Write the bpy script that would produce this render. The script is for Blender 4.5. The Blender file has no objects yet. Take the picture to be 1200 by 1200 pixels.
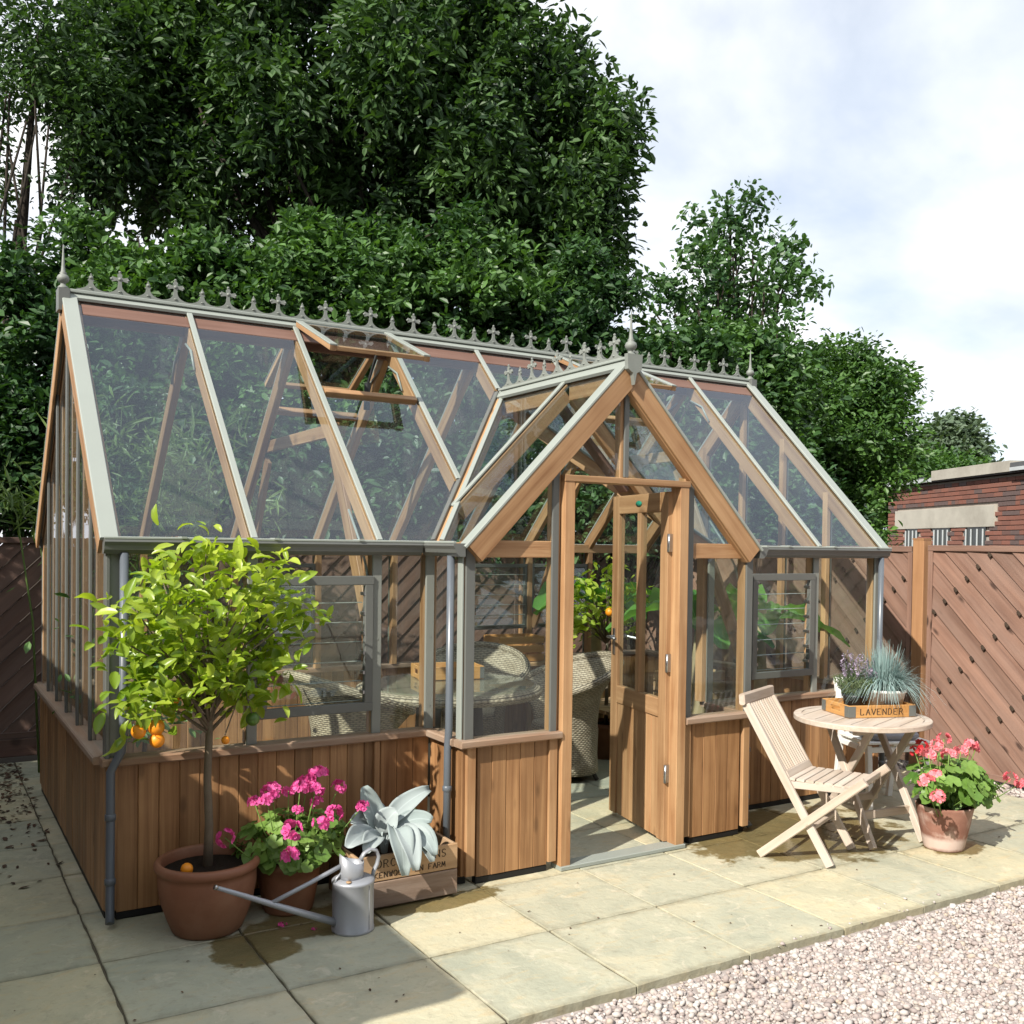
import bpy, math, random
import numpy as np
from mathutils import Vector, Matrix
random.seed(7)
RNG = np.random.default_rng(11)
sc = bpy.context.scene
COL = sc.collection
V = Vector

# ------------------------------------------------------------------ camera
CAM = np.array([-0.7186, -4.6107, 1.676]); YAW, PITCH, ROLL, FPX, PY = 0.5418, -0.0205, 0.0129, 1159.54, 662.28
FW = np.array([math.sin(YAW)*math.cos(PITCH), math.cos(YAW)*math.cos(PITCH), math.sin(PITCH)])
_rt = np.array([math.cos(YAW), -math.sin(YAW), 0.0]); _up = np.cross(_rt, FW)
RT = _rt*math.cos(ROLL)+_up*math.sin(ROLL); UP = -_rt*math.sin(ROLL)+_up*math.cos(ROLL)
cam_d = bpy.data.cameras.new('camera'); cam = bpy.data.objects.new('camera', cam_d); COL.objects.link(cam)
cam_d.sensor_fit = 'HORIZONTAL'; cam_d.sensor_width = 36.0; cam_d.lens = FPX/1200*36
cam_d.shift_y = (PY-600)/1200; cam_d.clip_start = 0.05; cam_d.clip_end = 600
cam.matrix_world = Matrix([[RT[i], UP[i], -FW[i], CAM[i]] for i in range(3)]+[[0, 0, 0, 1]])
sc.camera = cam

def ray(u, v): return FW+RT*(u-600)/FPX+UP*(PY-v)/FPX
def at(u, v, ax=2, val=0.0):            # pixel of the photograph -> point on the plane axis = val
    d = ray(u, v); return CAM+d*((val-CAM[ax])/d[ax])
def deep(u, v, depth): return CAM+ray(u, v)*depth

# ------------------------------------------------------------------ sky, sun, exposure
SUN_EL = math.radians(38.5); SUN_TO = V((-0.922*math.cos(SUN_EL), -0.387*math.cos(SUN_EL), math.sin(SUN_EL))).normalized()
world = bpy.data.worlds.new('World'); sc.world = world; world.use_nodes = True
wn, wl = world.node_tree.nodes, world.node_tree.links
wn.clear()
w_out = wn.new('ShaderNodeOutputWorld'); w_bg = wn.new('ShaderNodeBackground'); w_sky = wn.new('ShaderNodeTexSky')
w_sky.sky_type = 'NISHITA'; w_sky.sun_disc = False; w_sky.sun_elevation = SUN_EL
w_sky.sun_rotation = math.atan2(SUN_TO.x, SUN_TO.y); w_sky.air_density = 1.0; w_sky.dust_density = 0.6; w_sky.ozone_density = 1.2
w_tc = wn.new('ShaderNodeTexCoord'); w_sep = wn.new('ShaderNodeSeparateXYZ'); wl.new(w_tc.outputs['Generated'], w_sep.inputs[0])
w_add = wn.new('ShaderNodeMath'); w_add.operation = 'ADD'; w_add.inputs[1].default_value = 0.35; wl.new(w_sep.outputs[2], w_add.inputs[0])
w_max = wn.new('ShaderNodeMath'); w_max.operation = 'MAXIMUM'; w_max.inputs[1].default_value = 0.1; wl.new(w_add.outputs[0], w_max.inputs[0])
w_dx = wn.new('ShaderNodeMath'); w_dx.operation = 'DIVIDE'; wl.new(w_sep.outputs[0], w_dx.inputs[0]); wl.new(w_max.outputs[0], w_dx.inputs[1])
w_dy = wn.new('ShaderNodeMath'); w_dy.operation = 'DIVIDE'; wl.new(w_sep.outputs[1], w_dy.inputs[0]); wl.new(w_max.outputs[0], w_dy.inputs[1])
w_cmb = wn.new('ShaderNodeCombineXYZ'); wl.new(w_dx.outputs[0], w_cmb.inputs[0]); wl.new(w_dy.outputs[0], w_cmb.inputs[1]); w_cmb.inputs[2].default_value = 5.2
w_noise = wn.new('ShaderNodeTexNoise'); w_noise.inputs['Scale'].default_value = 1.7; w_noise.inputs['Detail'].default_value = 7; w_noise.inputs['Roughness'].default_value = 0.52
w_noise.inputs['Distortion'].default_value = 0.4; wl.new(w_cmb.outputs[0], w_noise.inputs['Vector'])
w_ramp = wn.new('ShaderNodeValToRGB'); w_ramp.color_ramp.elements[0].position = 0.34; w_ramp.color_ramp.elements[1].position = 0.56
w_ramp.color_ramp.elements[0].color = (0.52, 0.52, 0.52, 1); wl.new(w_noise.outputs[0], w_ramp.inputs[0])
w_n2 = wn.new('ShaderNodeTexNoise'); w_n2.inputs['Scale'].default_value = 3.1; w_n2.inputs['Detail'].default_value = 5; wl.new(w_cmb.outputs[0], w_n2.inputs['Vector'])
w_r2 = wn.new('ShaderNodeValToRGB'); w_r2.color_ramp.elements[0].position = 0.34; w_r2.color_ramp.elements[1].position = 0.66
w_r2.color_ramp.elements[0].color = (5.9, 6.4, 7.2, 1); w_r2.color_ramp.elements[1].color = (8.9, 9.0, 9.1, 1); wl.new(w_n2.outputs[0], w_r2.inputs[0])
w_mix = wn.new('ShaderNodeMix'); w_mix.data_type = 'RGBA'; wl.new(w_ramp.outputs[0], w_mix.inputs[0])
wl.new(w_sky.outputs[0], w_mix.inputs[6]); wl.new(w_r2.outputs[0], w_mix.inputs[7])
wl.new(w_mix.outputs[2], w_bg.inputs[0]); w_bg.inputs[1].default_value = 0.10; wl.new(w_bg.outputs[0], w_out.inputs[0])

sun_d = bpy.data.lights.new('sun', 'SUN'); sun_d.energy = 5.0; sun_d.angle = math.radians(0.55); sun_d.color = (1.0, 0.94, 0.84)
sun = bpy.data.objects.new('sun', sun_d); COL.objects.link(sun); sun.rotation_euler = SUN_TO.to_track_quat('Z', 'Y').to_euler(); sun.location = (-8, -2, 9)
sc.view_settings.view_transform = 'Standard'; sc.view_settings.look = 'None'; sc.view_settings.exposure = 0.60; sc.view_settings.gamma = 1.0
sc.view_settings.use_curve_mapping = False
sc.render.engine = 'CYCLES'
cy = sc.cycles; cy.max_bounces = 8; cy.transparent_max_bounces = 48; cy.diffuse_bounces = 3; cy.glossy_bounces = 3; cy.transmission_bounces = 4
cy.use_denoising = True; cy.caustics_reflective = False; cy.caustics_refractive = False; cy.sample_clamp_indirect = 6.0

# ------------------------------------------------------------------ mesh helpers
class MB:
    def __init__(s): s.v, s.f, s.g, s.s = [], [], [], []
    def add(s, vs, fs, gr=None, smooth=False):
        o = len(s.v); s.v += [tuple(map(float, p)) for p in vs]
        s.g += [tuple(map(float, p)) for p in (gr if gr is not None else vs)]
        s.f += [[i+o for i in f] for f in fs]; s.s += [smooth]*len(fs); return s
    def beam(s, p0, p1, w, h, up=(0, 0, 1), ch=0.003):
        p0, p1, up = V(p0), V(p1), V(up); a = p1-p0; L = a.length; a.normalize()
        x = a.cross(up)
        if x.length < 1e-5: x = a.cross(V((0, 1, 0)))
        x.normalize(); y = x.cross(a).normalized()
        W, H = w/2, h/2; c = min(ch, W*0.45, H*0.45)
        sec = [(-W+c, -H), (W-c, -H), (W, -H+c), (W, H-c), (W-c, H), (-W+c, H), (-W, H-c), (-W, -H+c)]
        ro = V((random.uniform(0, 40), random.uniform(0, 40), random.uniform(0, 40)))
        vs, gr = [], []
        for t in (0.0, L):
            for q in sec: vs.append(p0+a*t+x*q[0]+y*q[1]); gr.append(ro+V((t, q[0], q[1])))
        fs = [[i, (i+1) % 8, (i+1) % 8+8, i+8] for i in range(8)]+[list(range(7, -1, -1)), list(range(8, 16))]
        return s.add(vs, fs, gr)
    def box(s, x0, x1, y0, y1, z0, z1, ch=0.003):
        d = (x1-x0, y1-y0, z1-z0); m = ((x0+x1)/2, (y0+y1)/2, (z0+z1)/2); k = d.index(max(d))
        if k == 0: return s.beam((x0, m[1], m[2]), (x1, m[1], m[2]), d[1], d[2], (0, 0, 1), ch)
        if k == 1: return s.beam((m[0], y0, m[2]), (m[0], y1, m[2]), d[0], d[2], (0, 0, 1), ch)
        return s.beam((m[0], m[1], z0), (m[0], m[1], z1), d[0], d[1], (0, 1, 0), ch)
    def prism(s, poly, vec):
        n = len(poly); vec = V(vec); a = [V(p) for p in poly]; b = [p+vec for p in a]
        return s.add(a+b, [list(range(n-1, -1, -1)), list(range(n, 2*n))]+[[i, (i+1) % n, (i+1) % n+n, i+n] for i in range(n)])
    def tube(s, pts, r, n=8, smooth=True, flat=1.0):
        pts = [V(p) for p in pts]; m = len(pts); rr = r if isinstance(r, (list, tuple)) else [r]*m
        vs, gr = [], []; d0 = (pts[1]-pts[0]).normalized()
        x = d0.cross(V((0, 0, 1)))
        if x.length < 1e-3: x = d0.cross(V((0, 1, 0)))
        x.normalize(); acc = 0; ro = random.uniform(0, 30)
        for i in range(m):
            d = (pts[min(i+1, m-1)]-pts[max(i-1, 0)]).normalized(); x = (x-d*x.dot(d)).normalized(); y = d.cross(x)
            if i: acc += (pts[i]-pts[i-1]).length
            for k in range(n):
                a = 2*math.pi*k/n; vs.append(pts[i]+(x*math.cos(a)+y*math.sin(a)*flat)*rr[i]); gr.append((acc+ro, rr[i]*math.cos(a), rr[i]*math.sin(a)))
        fs = [[i*n+k, i*n+(k+1) % n, (i+1)*n+(k+1) % n, (i+1)*n+k] for i in range(m-1) for k in range(n)]
        s.add(vs, fs, gr, smooth)
        o = len(s.v)-len(vs); s.f += [[o+k for k in range(n-1, -1, -1)], [o+(m-1)*n+k for k in range(n)]]; s.s += [False, False]
        return s
    def lathe(s, prof, n=28, c=(0, 0, 0), sy=1.0, smooth=True):
        vs = [(c[0]+r*math.cos(2*math.pi*k/n), c[1]+sy*r*math.sin(2*math.pi*k/n), c[2]+z) for r, z in prof for k in range(n)]
        fs = [[i*n+k, i*n+(k+1) % n, (i+1)*n+(k+1) % n, (i+1)*n+k] for i in range(len(prof)-1) for k in range(n)]
        s.add(vs, fs, None, smooth); return s
    def ball(s, c, r, n=10, m=6, sz=1.0):
        return s.lathe([(max(1e-4, r*math.sin(math.pi*i/m)), -r*sz*math.cos(math.pi*i/m)) for i in range(m+1)], n, c)
    def grid(s, rows, grain=None, smooth=True, closed=False):
        m, n = len(rows), len(rows[0]); vs = [p for r in rows for p in r]
        fs = [[i*n+k, i*n+(k+1) % n, (i+1)*n+(k+1) % n, (i+1)*n+k] for i in range(m-1) for k in range(n if closed else n-1)]
        return s.add(vs, fs, [p for r in grain for p in r] if grain else None, smooth)
    def mesh(s, name, mat):
        me = bpy.data.meshes.new(name); me.from_pydata(s.v, [], s.f)
        me.polygons.foreach_set('use_smooth', s.s)
        at_ = me.attributes.new('grain', 'FLOAT_VECTOR', 'POINT'); at_.data.foreach_set('vector', np.array(s.g, dtype=np.float32).ravel())
        if mat is not None: me.materials.append(mat)
        me.update(); return me
    def build(s, name, mat, parent=None, **kw): return link(name, s.mesh(name, mat), parent, **kw)

def link(name, data, parent=None, loc=None, rot=None, label=None, cat=None, group=None, kind=None):
    o = bpy.data.objects.new(name, data); COL.objects.link(o)
    if parent is not None: o.parent = parent
    if loc is not None: o.location = loc
    if rot is not None: o.rotation_euler = rot
    if label: o['label'] = label
    if cat: o['category'] = cat
    if group: o['group'] = group
    if kind: o['kind'] = kind
    return o
def thing(name, label, cat, loc=(0, 0, 0), rz=0.0, group=None): return link(name, None, None, loc, (0, 0, rz), label, cat, group)
def np_obj(name, verts, tris, mat, parent=None, smooth=False, **kw):
    me = bpy.data.meshes.new(name); nv, nf = len(verts), len(tris)
    me.vertices.add(nv); me.vertices.foreach_set('co', np.ascontiguousarray(verts, dtype=np.float32).ravel())
    k = tris.shape[1]; me.loops.add(nf*k); me.loops.foreach_set('vertex_index', np.ascontiguousarray(tris, dtype=np.int32).ravel())
    me.polygons.add(nf); me.polygons.foreach_set('loop_start', np.arange(0, nf*k, k, dtype=np.int32)); me.polygons.foreach_set('loop_total', np.full(nf, k, dtype=np.int32))
    me.polygons.foreach_set('use_smooth', np.full(nf, smooth)); me.update(calc_edges=True); me.materials.append(mat)
    return link(name, me, parent, **kw)

# ------------------------------------------------------------------ materials
def newmat(name):
    m = bpy.data.materials.new(name); m.use_nodes = True; nt = m.node_tree; nt.nodes.clear(); return m, nt
class NT:
    def __init__(s, nt): s.nt = nt
    def n(s, t, **kw):
        x = s.nt.nodes.new('ShaderNode'+t)
        for k, v in kw.items(): setattr(x, k, v)
        return x
    def l(s, a, b): s.nt.links.new(a, b)
    def set(s, sock, v):
        if hasattr(v, 'links'): s.l(v, sock)
        else: sock.default_value = v
    def noise(s, vec, scale, detail=4, rough=0.5, dist=0.0):
        x = s.n('TexNoise'); x.inputs['Scale'].default_value = scale; x.inputs['Detail'].default_value = detail
        x.inputs['Roughness'].default_value = rough; x.inputs['Distortion'].default_value = dist
        if vec is not None: s.l(vec, x.inputs['Vector'])
        return x.outputs[0]
    def ramp(s, fac, stops):
        x = s.n('ValToRGB'); e = x.color_ramp.elements
        while len(e) < len(stops): e.new(0.5)
        for i, (p, c) in enumerate(stops):
            e[i].position = p; e[i].color = (c, c, c, 1) if isinstance(c, (int, float)) else (*c, 1)
        s.l(fac, x.inputs[0]); return x.outputs[0]
    def mix(s, f, a, b, mode='MIX'):
        x = s.n('Mix', data_type='RGBA', blend_type=mode); s.set(x.inputs[0], f)
        for i, q in ((6, a), (7, b)):
            if isinstance(q, (tuple, list)): x.inputs[i].default_value = (*q, 1)
            else: s.l(q, x.inputs[i])
        return x.outputs[2]
    def math(s, op, a, b=0.0, c=0.0):
        x = s.n('Math', operation=op); s.set(x.inputs[0], a); s.set(x.inputs[1], b); s.set(x.inputs[2], c); return x.outputs[0]
    def map(s, vec, scale=(1, 1, 1), loc=(0, 0, 0)):
        x = s.n('Mapping'); x.inputs['Scale'].default_value = scale; x.inputs['Location'].default_value = loc; s.l(vec, x.inputs[0]); return x.outputs[0]
    def bump(s, h, strength=0.3, dist=0.01):
        x = s.n('Bump'); x.inputs['Strength'].default_value = strength; x.inputs['Distance'].default_value = dist; s.l(h, x.inputs['Height']); return x.outputs[0]
    def out(s, col, rough=0.6, metal=0.0, spec=0.5, normal=None, trans=None, tr_fac=0.3, coat=0.0):
        p = s.n('BsdfPrincipled'); o = s.n('OutputMaterial')
        if isinstance(col, (tuple, list)): p.inputs['Base Color'].default_value = (*col, 1)
        else: s.l(col, p.inputs['Base Color'])
        s.set(p.inputs['Roughness'], rough); s.set(p.inputs['Metallic'], metal); p.inputs['Specular IOR Level'].default_value = spec
        if coat: p.inputs['Coat Weight'].default_value = coat
        if normal is not None: s.l(normal, p.inputs['Normal'])
        if trans is not None:
            t = s.n('BsdfTranslucent'); s.l(trans, t.inputs[0]); mx = s.n('MixShader'); mx.inputs[0].default_value = tr_fac
            s.l(p.outputs[0], mx.inputs[1]); s.l(t.outputs[0], mx.inputs[2]); s.l(mx.outputs[0], o.inputs[0])
        else: s.l(p.outputs[0], o.inputs[0])
        return p

def wood(name, dark, light, rough=0.55, grey=None, gfac=0.0, var=0.35, knots=0.0):
    m, nt = newmat(name); N = NT(nt)
    a = N.n('Attribute', attribute_name='grain').outputs['Vector']; oi = N.n('ObjectInfo')
    off = N.n('VectorMath', operation='SCALE'); off.inputs[0].default_value = (13, 17, 19); N.l(oi.outputs['Random'], off.inputs['Scale'])
    ad = N.n('VectorMath', operation='ADD'); N.l(a, ad.inputs[0]); N.l(off.outputs[0], ad.inputs[1]); vec = ad.outputs[0]
    g1 = N.noise(N.map(vec, (1.1, 26, 26)), 1.0, 4, 0.55, 0.6); g2 = N.noise(N.map(vec, (5, 190, 190)), 1.0, 3, 0.6)
    g3 = N.noise(vec, 2.3, 4, 0.55)
    f = N.math('ADD', N.math('MULTIPLY', g1, 0.62), N.math('MULTIPLY', g3, 0.38))
    c = N.ramp(f, [(0.32, dark), (0.68, light)])
    c = N.mix(N.math('MULTIPLY', g2, 0.30), c, tuple(x*0.55 for x in dark))
    hs = N.n('HueSaturation'); N.l(c, hs.inputs['Color']); mr = N.n('MapRange'); N.l(oi.outputs['Random'], mr.inputs[0]); mr.inputs[3].default_value = 1-var; mr.inputs[4].default_value = 1+var*0.8
    N.l(mr.outputs[0], hs.inputs['Value']); c = hs.outputs[0]
    if grey:
        gm = N.ramp(N.noise(N.map(vec, (0.8, 6, 6)), 1.6, 5, 0.6), [(0.36, 0.0), (0.64, 1.0)]); c = N.mix(N.math('MULTIPLY', gm, gfac), c, grey)
    if knots:
        vo = N.n('TexVoronoi'); vo.inputs['Scale'].default_value = 1.0; N.l(N.map(vec, (3.2, 9, 3)), vo.inputs['Vector'])
        c = N.mix(N.ramp(vo.outputs['Distance'], [(0.07, knots), (0.17, 0.0)]), c, tuple(x*0.35 for x in dark))
    N.out(c, rough, 0, 0.35, N.bump(N.math('ADD', g2, g1), 0.25, 0.004)); return m

def plain(name, col, rough=0.5, metal=0.0, spec=0.5, var=0.12, scale=9.0, bump=0.0, dirt=None, dfac=0.0):
    m, nt = newmat(name); N = NT(nt); tc = N.n('TexCoord').outputs['Object']
    n1 = N.noise(tc, scale, 5, 0.6); c = N.mix(n1, tuple(x*(1-var) for x in col), tuple(min(1, x*(1+var)) for x in col))
    if dirt: c = N.mix(N.math('MULTIPLY', N.ramp(N.noise(tc, scale*0.45, 6, 0.65), [(0.45, 0.0), (0.7, 1.0)]), dfac), c, dirt)
    r = N.math('ADD', N.math('MULTIPLY', N.noise(tc, scale*2.3, 4), 0.16), rough-0.08)
    N.out(c, r, metal, spec, N.bump(N.noise(tc, scale*12, 4), bump, 0.003) if bump else None); return m

def leafmat(name, dark, light, rough=0.42, trans=None, tfac=0.28, island=True, spec=0.45):
    m, nt = newmat(name); N = NT(nt)
    r = N.n('NewGeometry').outputs['Random Per Island'] if island else N.n('ObjectInfo').outputs['Random']
    pos = N.n('NewGeometry').outputs['Position']
    f = N.math('ADD', N.math('MULTIPLY', r, 0.48), N.math('MULTIPLY', N.ramp(N.noise(pos, 1.3, 3), [(0.32, 0.0), (0.68, 1.0)]), 0.52))
    c = N.ramp(f, [(0.15, dark), (0.85, light)])
    if not island:
        a = N.n('Attribute', attribute_name='grain').outputs['Vector']; sx = N.n('SeparateXYZ'); N.l(a, sx.inputs[0])
        mid = N.ramp(N.math('ABSOLUTE', sx.outputs[1]), [(0.0, 0.35), (0.05, 0.0)]); c = N.mix(mid, c, tuple(min(1, x*1.5+0.02) for x in light))
    tc = N.mix(1.0, c, trans or (1.6, 1.75, 0.55), 'MULTIPLY')
    N.out(c, rough, 0, spec, None, tc, tfac); return m

def glassmat(name, ior=1.62, tint=(0.96, 0.985, 0.97), dust=0.035, boost=1.0):
    m, nt = newmat(name); N = NT(nt); geo = N.n('NewGeometry'); o = N.n('OutputMaterial')
    tr = N.n('BsdfTransparent'); tr.inputs[0].default_value = (*tint, 1); gl = N.n('BsdfGlossy'); gl.inputs['Roughness'].default_value = 0.015; gl.inputs['Color'].default_value = (0.84, 0.91, 1.0, 1)  # blue gloss tint stands in for blue sky in the reflections
    fr = N.n('Fresnel'); fr.inputs['IOR'].default_value = ior
    pos = geo.outputs['Position']; bn = N.bump(N.noise(pos, 2.6, 3), 0.16, 0.01); N.l(bn, gl.inputs['Normal'])
    front = N.math('SUBTRACT', 1.0, geo.outputs['Backfacing'])
    m1 = N.n('MixShader'); N.l(N.math('MULTIPLY', N.math('MULTIPLY', fr.outputs[0], front), boost), m1.inputs[0]); N.l(tr.outputs[0], m1.inputs[1]); N.l(gl.outputs[0], m1.inputs[2])
    df = N.n('BsdfDiffuse'); df.inputs[0].default_value = (0.75, 0.78, 0.76, 1)
    dn = N.ramp(N.noise(N.map(pos, (1, 1, 0.5)), 3.5, 6, 0.65), [(0.3, 0.25), (0.75, 1.0)])
    m2 = N.n('MixShader'); N.l(N.math('MULTIPLY', N.math('MULTIPLY', dn, dust), front), m2.inputs[0]); N.l(m1.outputs[0], m2.inputs[1]); N.l(df.outputs[0], m2.inputs[2])
    N.l(m2.outputs[0], o.inputs[0]); return m

M = {}
M['cedar'] = wood('cedar boards', (0.185, 0.083, 0.033), (0.48, 0.27, 0.125), 0.48, var=0.30, knots=0.5)
M['cedar_frame'] = wood('cedar framing', (0.26, 0.128, 0.056), (0.52, 0.325, 0.170), 0.5, var=0.16, knots=0.5)
M['cedar_sill'] = wood('weathered cedar sill', (0.22, 0.12, 0.07), (0.38, 0.245, 0.155), 0.6, (0.33, 0.275, 0.225), 0.6, 0.1)
M['cedar_dark'] = wood('red cedar ridge board', (0.13, 0.065, 0.045), (0.21, 0.12, 0.09), 0.5, var=0.1)
M['teak'] = wood('bleached teak', (0.36, 0.275, 0.205), (0.62, 0.525, 0.43), 0.6, (0.58, 0.53, 0.48), 0.5, 0.08)
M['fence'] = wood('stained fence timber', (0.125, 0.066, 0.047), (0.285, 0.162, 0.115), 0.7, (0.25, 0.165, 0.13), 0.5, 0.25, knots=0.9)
M['fence_dark'] = wood('dark fence timber', (0.078, 0.043, 0.033), (0.18, 0.105, 0.08), 0.75, (0.17, 0.12, 0.098), 0.4, 0.2, knots=0.6)  # back fence timber, darker base tone than the other panels
M['fence_post'] = wood('fence post timber', (0.26, 0.13, 0.06), (0.40, 0.22, 0.11), 0.65, var=0.1, knots=0.4)
M['tray'] = wood('pine tray', (0.42, 0.20, 0.06), (0.62, 0.35, 0.13), 0.5, var=0.08)
M['crate'] = wood('crate pine', (0.34, 0.20, 0.10), (0.52, 0.33, 0.18), 0.65, (0.35, 0.27, 0.19), 0.5, 0.1)
M['crate_old'] = wood('weathered crate board', (0.09, 0.05, 0.03), (0.24, 0.15, 0.10), 0.75, (0.36, 0.29, 0.24), 0.7, 0.1)
M['alu_shade'] = plain('grey wall caps with shade tone', (0.20, 0.21, 0.19), 0.4, 0.0, 0.5, 0.08, 5)  # cap paint darkened to carry the shade on the front walls
M['alu'] = plain('sage grey painted aluminium', (0.27, 0.295, 0.268), 0.38, 0.0, 0.5, 0.06, 5)
M['alu_dark'] = plain('grey painted aluminium', (0.115, 0.120, 0.112), 0.4, 0.0, 0.5, 0.08, 5)  # frame grey, taken darker for front caps on the shaded side
M['iron'] = plain('cast cresting paint', (0.19, 0.205, 0.185), 0.55, 0.0, 0.4, 0.15, 20, 0.2)
M['pipe'] = plain('blue grey pipe', (0.10, 0.115, 0.135), 0.32, 0.0, 0.5, 0.12, 7)
M['black'] = plain('black rubber base', (0.012, 0.012, 0.012), 0.6, 0, 0.3)
M['steel'] = plain('hinge steel', (0.45, 0.45, 0.46), 0.32, 1.0, 0.5, 0.15, 40)
M['zinc'] = plain('galvanised zinc', (0.33, 0.345, 0.375), 0.42, 0.35, 0.5, 0.1, 12, 0.03, (0.30, 0.31, 0.35), 0.4)
M['unripe'] = plain('unripe fruit', (0.06, 0.13, 0.015), 0.4, 0, 0.5, 0.2, 30, 0.2)
M['badge'] = plain('green badge', (0.02, 0.22, 0.14), 0.3)
M['glass'] = glassmat('clear wall glass', 1.55, dust=0.02)
M['roofglass'] = glassmat('roof glass', 1.75, (0.91, 0.95, 0.96), 0.008, 1.15)
M['blade'] = glassmat('louvre glass', 1.8, (0.93, 0.96, 0.95), 0.05)
M['terracotta'] = plain('terracotta', (0.215, 0.088, 0.047), 0.55, 0, 0.4, 0.28, 5, 0.2, (0.33, 0.19, 0.12), 0.6)
M['soil'] = plain('potting soil', (0.018, 0.012, 0.008), 0.95, 0, 0.2, 0.5, 60, 1.0)
M['bark'] = plain('tree bark', (0.032, 0.026, 0.02), 0.9, 0, 0.2, 0.4, 18, 0.8)
M['bark_citrus'] = plain('citrus bark', (0.15, 0.12, 0.085), 0.85, 0, 0.2, 0.3, 30, 0.5)
M['orange'] = plain('orange peel', (0.78, 0.27, 0.012), 0.42, 0, 0.5, 0.1, 30, 0.25)
M['ink'] = plain('black print and dark notches', (0.05, 0.035, 0.025), 0.8, 0, 0.2)
M['rattan_black'] = plain('dark table leg', (0.03, 0.025, 0.02), 0.6)
M['cushion'] = plain('grey cushion cloth', (0.30, 0.30, 0.33), 0.9, 0, 0.1, 0.1, 30, 0.4)
M['white'] = plain('white glaze', (0.78, 0.78, 0.76), 0.35)
M['plastic'] = plain('black plant pot', (0.02, 0.021, 0.024), 0.45)
M['concrete'] = plain('grey concrete', (0.40, 0.38, 0.33), 0.85, 0, 0.2, 0.2, 3, 0.4, (0.22, 0.2, 0.17), 0.6)
M['felt'] = plain('roof felt edge', (0.09, 0.095, 0.10), 0.8, 0, 0.2, 0.2, 4)
M['palefelt'] = plain('pale roof strip', (0.42, 0.45, 0.46), 0.6, 0, 0.3, 0.2, 4)
M['joint'] = plain('dark paving joint', (0.10, 0.088, 0.062), 0.95, 0, 0.1, 0.3, 12, 0.5)
M['mortar'] = plain('mortar', (0.34, 0.30, 0.26), 0.95, 0, 0.1, 0.2, 20, 0.3)
M['dark_inside'] = plain('window dark', (0.03, 0.035, 0.035), 0.15, 0, 0.6)
M['soil_bed'] = plain('earth', (0.05, 0.038, 0.026), 0.95, 0, 0.1, 0.4, 5, 0.8)
M['deadleaf'] = leafmat('dead leaves', (0.03, 0.016, 0.01), (0.14, 0.075, 0.04), 0.8, (1.1, 1, .8), 0.1)
M['lf_big'] = leafmat('big tree leaves', (0.010, 0.030, 0.012), (0.075, 0.150, 0.040), 0.5, tfac=0.22)
M['lf_shrub'] = leafmat('shrub leaves', (0.018, 0.054, 0.016), (0.100, 0.200, 0.052), 0.46, tfac=0.25)
M['lf_shrub2'] = leafmat('dark shrub leaves', (0.013, 0.042, 0.015), (0.062, 0.135, 0.040), 0.46, tfac=0.22)
M['lf_sap'] = leafmat('sapling leaves', (0.020, 0.060, 0.020), (0.080, 0.165, 0.050), 0.45, tfac=0.25)
M['lf_right'] = leafmat('right tree leaves', (0.025, 0.068, 0.018), (0.105, 0.21, 0.045), 0.45, tfac=0.25)
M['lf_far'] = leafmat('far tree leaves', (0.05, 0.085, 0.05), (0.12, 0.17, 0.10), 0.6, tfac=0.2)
M['lf_bamboo'] = leafmat('bamboo leaves', (0.05, 0.10, 0.025), (0.16, 0.24, 0.07), 0.45, tfac=0.3)
M['lf_citrus'] = leafmat('citrus leaves', (0.17, 0.27, 0.022), (0.46, 0.53, 0.075), 0.34, tfac=0.36, island=False)
M['lf_ger'] = leafmat('geranium leaves', (0.055, 0.14, 0.022), (0.19, 0.31, 0.065), 0.5, tfac=0.25, island=False)
M['petal_pink'] = leafmat('magenta petals', (0.50, 0.025, 0.20), (0.80, 0.14, 0.42), 0.55, (1.2, 0.9, 1.1), 0.3)
M['petal_coral'] = leafmat('coral petals', (0.70, 0.10, 0.14), (0.92, 0.36, 0.40), 0.55, (1.2, 0.9, 0.9), 0.3)
M['petal_red'] = leafmat('red petals', (0.45, 0.015, 0.03), (0.70, 0.06, 0.07), 0.55, (1.2, 0.9, 0.9), 0.25)
M['lf_silver'] = leafmat('silver felt leaves', (0.25, 0.31, 0.30), (0.37, 0.42, 0.42), 0.75, (1.0, 1.05, 0.95), 0.12, False, 0.15)
M['lf_fescue'] = leafmat('blue grass blades', (0.20, 0.30, 0.29), (0.42, 0.52, 0.50), 0.6, (1.0, 1.05, 0.95), 0.2)
M['lf_lav'] = leafmat('lavender foliage', (0.09, 0.14, 0.06), (0.24, 0.29, 0.15), 0.6, (1.1, 1.2, 0.8), 0.2)
M['lavflower'] = leafmat('lavender flowers', (0.24, 0.19, 0.27), (0.42, 0.36, 0.44), 0.7, (1, 1, 1), 0.15)
M['lf_banana'] = leafmat('banana leaves', (0.05, 0.16, 0.03), (0.12, 0.28, 0.05), 0.4, tfac=0.4, island=False)
M['stem_dry'] = plain('dry banana stem', (0.30, 0.24, 0.14), 0.85, 0, 0.2, 0.35, 14, 0.5)

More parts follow.
